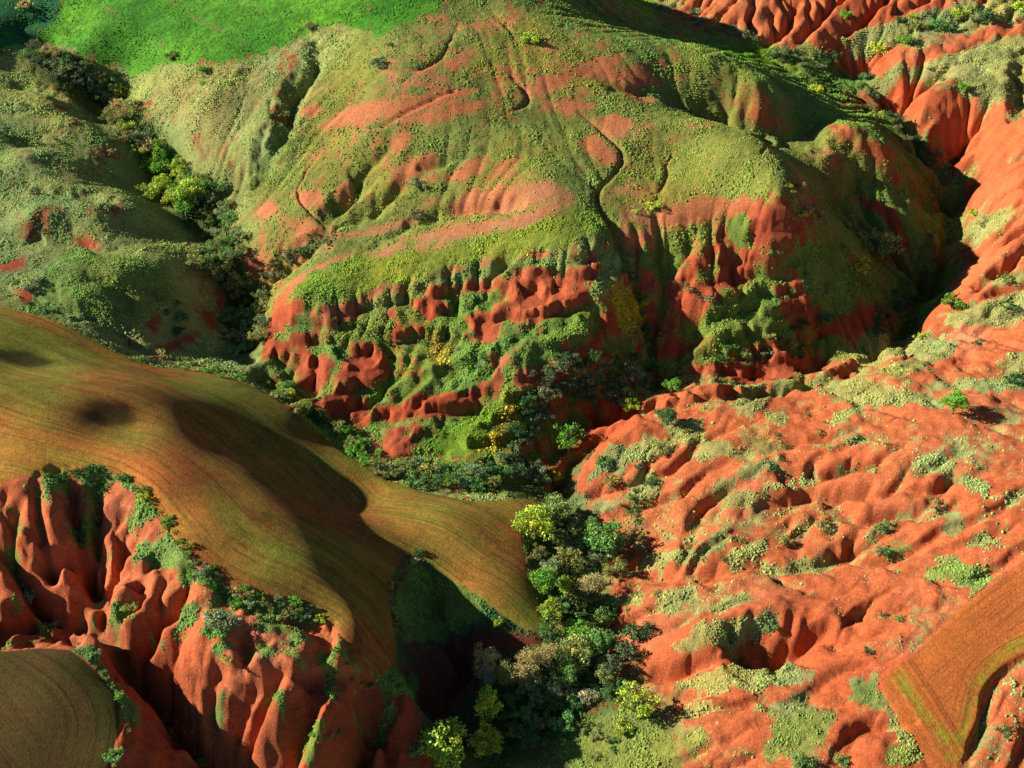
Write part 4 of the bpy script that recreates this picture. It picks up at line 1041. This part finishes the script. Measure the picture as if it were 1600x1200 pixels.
# lone trees and bushes: u v radius kind tint category | label
LONE = '''
828 62 12 bush|yellow green|shrub|round yellow green bush alone on the brow of the central hill
590 100 13 bush|grey green|shrub|grey green bush casting a dark shadow on the upper west slope of the hill
611 70 6 scrub|dark green|shrub|small dark bush just above the grey green bush on the upper slope
483 42 10 bush|olive|shrub|pale olive bush on the lower corner of the bright green crop field
268 88 9 bush|olive|shrub|small dark olive bush on the bottom edge of the bright green crop field
318 108 9 bush|bright green|shrub|bright green bush on the pale slope below the crop field
318 130 6 scrub|bright green|shrub|little green bush directly below the bright bush under the crop field
357 130 5 scrub|bright green|shrub|tiny green bush on the pale slope east of two green bushes
176 237 7 scrub|tan|shrub|pale dry bush in the shaded slope west of the left ravine
3 215 11 bush|dark green|shrub|dark green bush with a long shadow at the left border of the view
40 8 12 scrub|tan|shrub|dry pale scrub in the shaded corner of the crop field
1275 140 9 bush|yellow green|shrub|round olive bush alone in the shade above the dark eastern ravine
1505 138 9 bush|bright green|shrub|green bush with a thin shadow on the pale green north eastern rise
1470 123 6 scrub|grey green|shrub|grey green bush a little above the bush on the north eastern rise
1453 108 5 scrub|dark green|shrub|little dark bush on the upper edge of the north eastern rise
1370 77 14 bush|yellow green|shrub|yellow green bush at the lower left end of the diagonal bush row
1395 72 9 bush|olive|shrub|dull bush between the yellow green and bright bushes of the diagonal row
1415 64 12 bush|bright green|shrub|bright green bush in the middle of the diagonal bush row
1434 42 12 bush|olive|shrub|olive bush above the bright green one in the diagonal row
1465 42 13 bush|mid green|shrub|large green bush right of the olive one in the diagonal row
1408 32 8 bush|dark green|shrub|dark bush on the upper left of the diagonal bush row
1427 26 8 bush|yellow green|shrub|small olive bush beside the dark bush above the diagonal row
1500 22 12 bush|yellow green|shrub|yellow green bush high on the red north eastern bank
1540 26 13 bush|dark green|shrub|dark green bush with shadow at the upper end of the diagonal row
1522 30 8 bush|grey green|shrub|grey bush between the two highest bushes of the diagonal row
1595 12 12 bush|yellow green|shrub|yellow bush in the top corner above the north eastern slope
1368 385 26 bush|olive|shrub|large sunlit olive bush on the nose of the shaded eastern slope
1325 352 14 bush|olive|shrub|sunlit bush above left of the largest olive bush on the eastern slope
1345 415 14 scrub|yellow green|shrub|yellowish scrub below the large olive bush on the eastern slope
1318 385 10 scrub|mid green|shrub|low green bush left of the large olive bush on the eastern slope
1522 332 8 bush|yellow green|shrub|yellow green bush on the rim where the eastern ravine bends
1540 350 15 scrub|olive|shrub|broad olive scrub on the red rim right of the eastern ravine
1488 472 13 bush|bright green|shrub|bright green bush on the red rim over the eastern ravine
1440 530 10 scrub|lime green|shrub|lime green tuft of scrub on the near rim of the eastern ravine
1572 435 12 scrub|mid green|shrub|dark spreading scrub on the far right red slope
1525 535 9 scrub|dark green|shrub|dark bush beside the pale stones on the right slope
1575 480 11 scrub|dark green|shrub|dark green scrub above the pale stones on the right slope
1586 594 14 bush|dark green|shrub|dark green bush at the right border above the grassy band
1488 636 17 round|bright green|tree|lone bright green round tree with long shadow on open red ground
1565 0 8 bush|olive|shrub|small olive bush on the top edge of the red bank
987 636 15 open|yellow green|tree|yellow green tree on the rim at the meeting of the two ravines
1041 655 14 round|dark green|tree|dark round tree with a flat shadow on the red shoulder
1050 606 13 open|bright green|tree|upright green tree on the tip of the near ravine rim
890 688 22 open|bright green|tree|bright green tree standing lit before the black ravine mouth
942 722 12 bush|mid green|shrub|green bush on the red bank right of the bright ravine mouth tree
1036 700 14 bush|olive|shrub|olive green bush in the grassy patch on the red shoulder
1017 752 9 bush|dark green|shrub|dark bush on the low bank below the red shoulder
955 752 12 bush|olive|shrub|brownish olive bush on the red bank below the bright tree
985 802 9 bush|mid green|shrub|green bush above the orange mound by the tree valley
837 742 17 bush|grey green|shrub|large grey green bush just above the tip of the ploughed field
868 748 10 open|yellow green|tree|small yellow green tree beside the large bush at the field tip
850 605 12 bush|grey|shrub|greyish bush on the crest of the dark thicket
835 822 28 round|yellow green|tree|big yellow green tree at the head of the tree valley
868 800 22 round|olive|tree|olive topped tree behind the big yellow green valley head tree
950 850 27 round|mid green|tree|large mid green tree at the right edge of the valley head
897 855 19 open|grey green|tree|grey green tree between the two large valley head trees
888 882 22 open|olive|tree|olive grey tree left of the valley centre below the head trees
862 890 16 round|grey green|tree|grey green tree hugging the ploughed field in the tree valley
842 868 13 open|olive|tree|small olive tree at the field side below the yellow green tree
850 915 20 round|bright green|tree|fresh green tree along the ploughed field in the tree valley
860 955 19 round|lime green|tree|lime green tree at the field edge in mid valley
882 918 13 tall|yellow green|tree|slim yellow green tree in the middle of the tree valley
918 925 26 bare|tan|bare tree|leafless fan shaped tree on the right side of the tree valley
900 985 18 round|bright green|tree|green tree in the valley beneath the leafless fan shaped tree
900 1018 22 round|olive|tree|broad olive crowned tree in the lower valley
938 1008 20 round|mid green|tree|green tree just right of the broad olive crowned tree
946 972 14 bush|olive|shrub|olive bush below the leafless fan shaped tree
998 990 18 bush|dark green|shrub|dark green bush on the valley's right bank with shadow on red soil
975 1020 18 open|dull grey|tree|dull grey tree on the right bank of the lower valley
955 1045 16 open|dull grey|tree|thin dull grey tree in the shade below the green tree
822 1038 24 bare|tan|bare tree|wide tan leafless tree in the middle of the lower valley
862 1036 22 bare|tan|bare tree|tall tan leafless tree right of the wide tan one
845 1070 18 open|grey green|tree|grey green tree under the two tan leafless trees
890 1058 15 tall|mid green|tree|narrow green tree right of the tall tan leafless tree
770 1040 22 bare|tan|bare tree|tan feathery leafless tree at the left of the lower valley
749 1066 18 bare|grey|bare tree|pale grey leafless tree farthest to the left in the lower valley
790 1058 18 tall|olive|tree|olive tree between the feathery and the wide leafless trees
762 1108 26 tall|yellow green|tree|tall yellow green tree left of the lower valley floor
758 1162 22 round|yellow green|tree|yellowish round tree under the tall yellow green tree
695 1168 34 round|lime green|tree|very bright lime green round tree lowest in the valley
652 1172 13 bush|grey green|shrub|grey green bush left of the very bright lime tree
815 1075 14 bare|tan|bare tree|small tan leafless tree below the wide one
872 1078 13 bare|grey|bare tree|small grey leafless tree at the shaded valley floor
995 1100 32 open|yellow green|tree|large green tree casting a branching shadow onto the red ground
955 1075 13 bush|mid green|shrub|green bush above left of the large tree with branching shadow
975 1135 14 bush|lime green|shrub|lime green bush below the large tree with branching shadow
920 1090 14 bush|grey|shrub|grey scrub on the dark valley bank left of the large green tree
780 972 8 bush|lime green|shrub|pale green bush on the lower corner of the field above the hollow
610 916 6 bush|tan|shrub|pale dry bush at the upper rim of the dark hollow
647 877 6 bush|tan|shrub|whitish bush where the field drops into the dark hollow
655 862 7 bush|dark green|shrub|small dark bush just above the whitish bush on the field
345 972 21 bush|grey green|shrub|large grey green bush among the red ribs below the field
357 1030 10 bush|lime green|shrub|lime green bush low among the red ribs
180 1182 14 bush|mid green|shrub|green bush at the lower corner of the south western field
318 1186 12 bush|grey green|shrub|pale grey bush at the foot of the red ribs near the gorge
48 925 14 bush|grey green|shrub|pale grey green bush over the small western gorge
82 980 11 bush|grey green|shrub|bush in the gorge just above the south western field
205 945 12 bush|olive|shrub|olive bush on the western rim of the dark hole in the red ribs
692 965 6 scrub|dark green|shrub|small dark shrub in the shade of the hollow
100 680 0.1 scrub|olive|shrub|x
500 968 8 bush|lime green|shrub|lime green bush at the end of the field edge
1355 1015 8 scrub|dark green|shrub|dark bush in the grassy notch beside the south eastern field
1405 965 9 scrub|mid green|shrub|green bush below the shaded notch in the red bank
1380 962 9 scrub|dark green|shrub|dark bush beside the shaded notch in the red bank
1375 822 13 scrub|mid green|shrub|green scrub in the gully below the deep round pit
1462 790 13 scrub|olive|shrub|olive scrub at the mouth of the curved shadowed cut
1283 820 14 scrub|olive|shrub|broad olive scrub on the ribbed red slope
1228 848 15 scrub|olive|shrub|round olive scrub left of the ribbed red slope
1378 860 12 scrub|dark green|shrub|dark scrub below the pale red slope
1315 1190 12 bush|mid green|shrub|rounded dense bush on the red ground at the bottom border
1255 1192 15 bush|mid green|shrub|wide dense bush left of the rounded bush at the bottom border
1570 1145 12 scrub|mid green|shrub|green scrub right of the ditch beside the south eastern field
1205 978 11 bush|mid green|shrub|green bush on the lip over the black hollow of the right badlands
1128 990 6 scrub|bright green|shrub|small bright bush in the long grassy strip above the black hollow
1208 970 7 scrub|grey green|shrub|small grey bush over the lip of the black hollow
1148 800 0.1 scrub|olive|shrub|x
1022 322 9 bush|yellow green|shrub|bush with yellow blossom at the head of the red mound
995 330 6 scrub|yellow green|shrub|small yellow bush beside the red mound on the plateau
650 335 14 scrub|dull grey|shrub|dull grey scrub on the green terrace of the hill
655 290 14 scrub|grey green|shrub|grey green scrub in the gully of the hill's west flank
1320 25 9 bush|bright green|shrub|green bush among the red ribs at the top right
'''
for k, ln in enumerate(LONE.strip().split('\n')):
    a, tint, cat, label = ln.split('|'); u, v, r, kind = a.split(); u, v, r = float(u), float(v), float(r)
    if r < 1: continue
    plant(u, v, r, kind, tint, label, cat, None, k)
# rows and thickets: place phrase | group | course (u,v) | width px | count | radius range | kinds | tints
ROWS = '''
upper left ravine under the crop field|scrub filling the upper left ravine|55,80 85,95 115,105 150,130 170,160|13|28|9,14|bush open|dull grey,olive,grey green,mid green,tan
left ravine where it narrows|scrub in the narrow part of the left ravine|165,135 185,165 195,200 215,215 235,240|10|24|10,16|open bush|olive,grey green,tan,lime green
bright clump midway down the left ravine|bright bushes of the left ravine|255,250 275,270 290,290 280,315 265,300 245,300|10|14|13,20|open round|lime green,yellow green,bright green,lime green
right bank of the left ravine|shaded scrub on the right bank of the left ravine|300,275 330,310 345,345 355,380 350,410|13|32|10,16|open bush|olive,mid green,olive,grey green
lower left ravine beside the red tip|scrub in the lower left ravine|320,395 350,425 380,450 395,480 385,520 370,545|15|34|10,17|open bush|grey green,olive,mid green,olive
bushy gully west of the plateau|scrub in the gully west of the plateau|520,368 480,385 450,405 425,430 400,445|9|16|7,12|bush scrub|dull grey,dark green,grey green
side gully under the crop field corner|scrub of the side gully|480,55 492,85 470,125 448,150 440,195 415,235|5|11|5,9|scrub bush|olive,dull grey,dark green
foot of the left slope along the field|bushes along the upper field edge|210,562 260,568 310,575 360,582 400,596|6|16|5,8|bush scrub|mid green,dull grey,bright green
stream hedge above the ploughed field|first stretch of the stream hedge|415,598 445,612 470,632 500,655 530,680|9|18|6,11|bush|mid green,olive,dark green,yellow green
stream hedge at its bend|second stretch of the stream hedge|535,672 555,700 575,722 600,735|10|12|7,12|bush open|olive,bright green,grey green
dense hedge before the dark bank|dense hedge north of the field tip|605,738 640,735 670,742 700,748 735,748 770,752|11|18|11,17|bush open|olive,mid green,grey green,dark green
dark thicket upper rim|upper rim of the dark thicket|835,590 870,575 910,565 950,575 985,585 1010,590|12|18|8,13|bush open|dull grey,dark green,grey green
dark thicket heart|heart of the dark thicket|830,630 860,610 900,605 940,605 960,615|14|20|9,14|bush open|dull grey,dark green,dull grey
dark thicket tail|tail of the dark thicket|845,650 830,680 805,705 790,725 815,740|12|18|8,13|bush open|dull grey,dark green,grey green
valley bed between the head trees|filler bushes at the valley head|850,790 880,830 920,830 935,880 910,900 875,925 930,950|20|26|11,18|open bush|mid green,mid green,olive,grey green
valley bed of the lower wood|filler bushes of the lower wood|860,985 925,1040 880,1090 830,1100 790,1110 950,1060 800,1150|24|34|11,19|open bush|mid green,olive,grey green,dark green
grassy bank south of the lower wood|bushes on the bank south of the lower wood|830,1190 880,1160 930,1140 980,1165 920,1185|16|14|6,12|scrub bush|yellow green,olive,mid green
shaded floor of the eastern ravine|dark scrub on the floor of the eastern ravine|1345,130 1390,180 1420,215 1450,245 1480,265|14|18|7,11|scrub bush|dark green,dull grey
bend of the eastern ravine|dark scrub in the bend of the eastern ravine|1430,470 1400,490 1370,510 1440,430 1460,400|16|18|7,13|scrub bush|dark green,dull grey,mid green
scrubby head of the eastern ravine|scrub at the head of the eastern ravine|1210,85 1240,90 1270,100 1300,95 1260,110|10|18|6,10|bush scrub|dull grey,grey green,dark green
brushy valley behind the hill|brush in the valley behind the hill|1025,10 1050,20 1080,28 1110,40 1140,50 1170,55|7|18|6,10|bush scrub|grey,grey green,olive,dull grey
ragged corner east of the plateau|scrub at the eastern corner of the plateau|1215,280 1245,295 1240,310 1290,345|9|12|6,10|scrub bush|olive,grey green,yellow green
dark foot of the eastern scarp|scrub at the foot of the eastern scarp|1130,545 1170,560 1210,545 1240,520 1280,500|12|18|7,12|scrub bush|dull grey,dark green,olive
bank of the middle gully|scrub in the gully splitting the scarp|975,400 985,430 995,455 1010,520 995,560|8|12|6,10|scrub bush|grey green,dark green,mid green
field edge over the red ribs|bushes on the field edge over the red ribs|185,742 215,765 245,800 275,840 295,870|9|20|5,9|bush scrub|bright green,mid green,lime green
scrub belt between field and red ribs|scrub belt between field and red ribs|300,885 330,905 360,925 400,940 440,955 480,962|11|34|7,11|bush scrub|grey green,mid green,olive,bright green
dark notch under the field corner|bushes in the notch under the field corner|75,745 95,755 110,745 140,735 160,738 150,770|7|16|5,10|bush scrub|mid green,dark green
green runnel between the red lobes|bushes in the runnel between the red lobes|150,790 145,815 120,850 135,855 110,820|6|12|4,8|bush scrub|bright green,mid green
green tongue beside the shaded rib|bushes beside the shaded eastern rib|515,1020 540,1035 520,1060 600,1070 625,1070 640,1065|8|16|5,9|bush scrub|mid green,bright green,dark green
grass filled cleft among the ribs|bushes in the grass filled clefts|595,1115 600,1140 485,1150 475,1180 460,990 445,1010 330,975|6|16|4,8|bush scrub|bright green,olive,grey green
rim of the south western field|bushes on the rim of the south western field|120,1008 145,1020 165,1050 190,1085 210,1110 195,1150|6|18|4,8|bush scrub|mid green,grey green,bright green
western slope above the ravine|scrub scattered on the western slope|20,170 60,190 30,240 90,215 50,280 100,380|22|14|5,9|scrub|olive,grey green,dull grey
knolls of the lower left slope|scrub on the knolls of the lower left slope|20,440 90,455 130,470 210,450 260,470 290,520|14|16|5,9|scrub bush|mid green,dark green,grey green
broken scarp below the plateau|scrub dotted over the broken scarp|460,520 540,500 640,550 690,520 760,560 860,530 900,470|16|20|5,9|scrub|mid green,grey green,dark green
slope east of the middle gully|scrub dotted east of the middle gully|1040,420 1090,460 1150,500 1210,480 1280,430 1320,470|18|18|5,9|scrub|mid green,olive,grey green
low bank right of the tree valley|small bushes on the low bank right of the tree valley|930,700 960,730 1000,735 960,780 1010,800 985,900 1010,930 980,960|16|14|4,8|scrub bush|dark green,olive,mid green
red lobes of the right badlands|small bushes on the red lobes|1100,810 1080,870 1160,840 1250,660 1190,700 1320,660 1420,730|14|16|4,8|scrub|dark green,olive,mid green
'''
specs = []
for gi, ln in enumerate(ROWS.strip().split('\n')):
    place, grp, course, wpx, n, rr, kinds, tints = ln.split('|'); wpx = float(wpx); n = int(n); ra, rb = map(float, rr.split(',')); kinds = kinds.split(); tints = tints.split(',')
    q = np.array(P(course)); Ls = np.r_[0, np.cumsum(np.hypot(*np.diff(q, axis=0).T))]; its = []; tries = 0
    while len(its) < n and tries < 600:
        tries += 1; s = random.random() * Ls[-1]; k = min(len(q) - 2, int(np.searchsorted(Ls, s, 'right') - 1)); t = (s - Ls[k]) / (Ls[k + 1] - Ls[k])
        p = q[k] + (q[k + 1] - q[k]) * t; u = p[0] + random.gauss(0, wpx * .6); v = p[1] + random.gauss(0, wpx * .5); r = ra + (rb - ra) * random.random() ** 1.3
        if all(math.hypot(u - a[0], v - a[1]) > .62 * (r + a[2]) for a in its): its.append((u, v, r, random.choice(kinds), random.choice(tints)))
    its.sort(key=lambda a: a[1])
    for u, v, r, kd, tn in its:
        specs.append([gi, place, grp, u, v, r, kd, tn, 'tree' if kd in ('round', 'open') and r > 9.5 else 'shrub', (ra, rb)])
budget = 296 - sum(1 for ln in LONE.strip().split('\n') if ln.split('|')[2] == 'shrub')
sh = sorted([s for s in specs if s[8] == 'shrub'], key=lambda s: -s[5]); keepers = {id(s) for s in sh[:budget]}; rest = sh[budget:]
nrow = 0
for gi in range(len(ROWS.strip().split('\n'))):
    its = [s for s in specs if s[0] == gi and (s[8] == 'tree' or id(s) in keepers)]
    for k, (_, place, grp, u, v, r, kd, tn, cat, (ra, rb)) in enumerate(its):
        size = 'small' if r < ra + .33 * (rb - ra) else ('large' if r > ra + .7 * (rb - ra) else 'middling')
        pos = ORD[k] + (' down' if k else '') if k < len(ORD) else 'lowest'
        if k == len(its) - 1 and k: pos = 'lowest'
        plant(u, v, r, kd, tn, f'{size} {tn} {cat}, {pos} in the {place}', cat, grp, nrow); nrow += 1
# the many smaller bushes between them
vv_ = []; ff_ = []; cc_ = []; off = 0; extra = [(s[3], s[4], s[5], s[6], s[7]) for s in rest]
for u, v, r, kd, tn in extra:
    x, y = ground(u, v); z = Hz(x, y); R_ = r * mpp(x, y, z) * 1.1; me = KIND[kd][nrow % len(KIND[kd])][0]; nrow += 1
    a = np.empty(len(me.vertices) * 3); me.vertices.foreach_get('co', a); a = a.reshape(-1, 3) * R_; th = random.uniform(0, 6.28)
    a = np.stack([a[:, 0] * math.cos(th) - a[:, 1] * math.sin(th) + x, a[:, 0] * math.sin(th) + a[:, 1] * math.cos(th) + y, a[:, 2] + z], -1)
    c = np.empty(len(me.vertices) * 4); me.color_attributes['albedo'].data.foreach_get('color', c); c = c.reshape(-1, 4).copy(); c[:, :3] *= np.array(TINT[tn]) * 2.0 * random.uniform(.8, 1.2)
    vv_.append(a); ff_.append(np.arange(len(a)).reshape(-1, 4) + off); cc_.append(c); off += len(a)
o = mesh_np('undergrowth', np.vstack(vv_), np.vstack(ff_), mat_attr('undergrowth_leaves'), np.vstack(cc_), smooth=False)
o['kind'] = 'stuff'; o['label'] = 'small scattered undergrowth between the larger shrubs of ravines, hedges and scarps'; o['category'] = 'undergrowth'
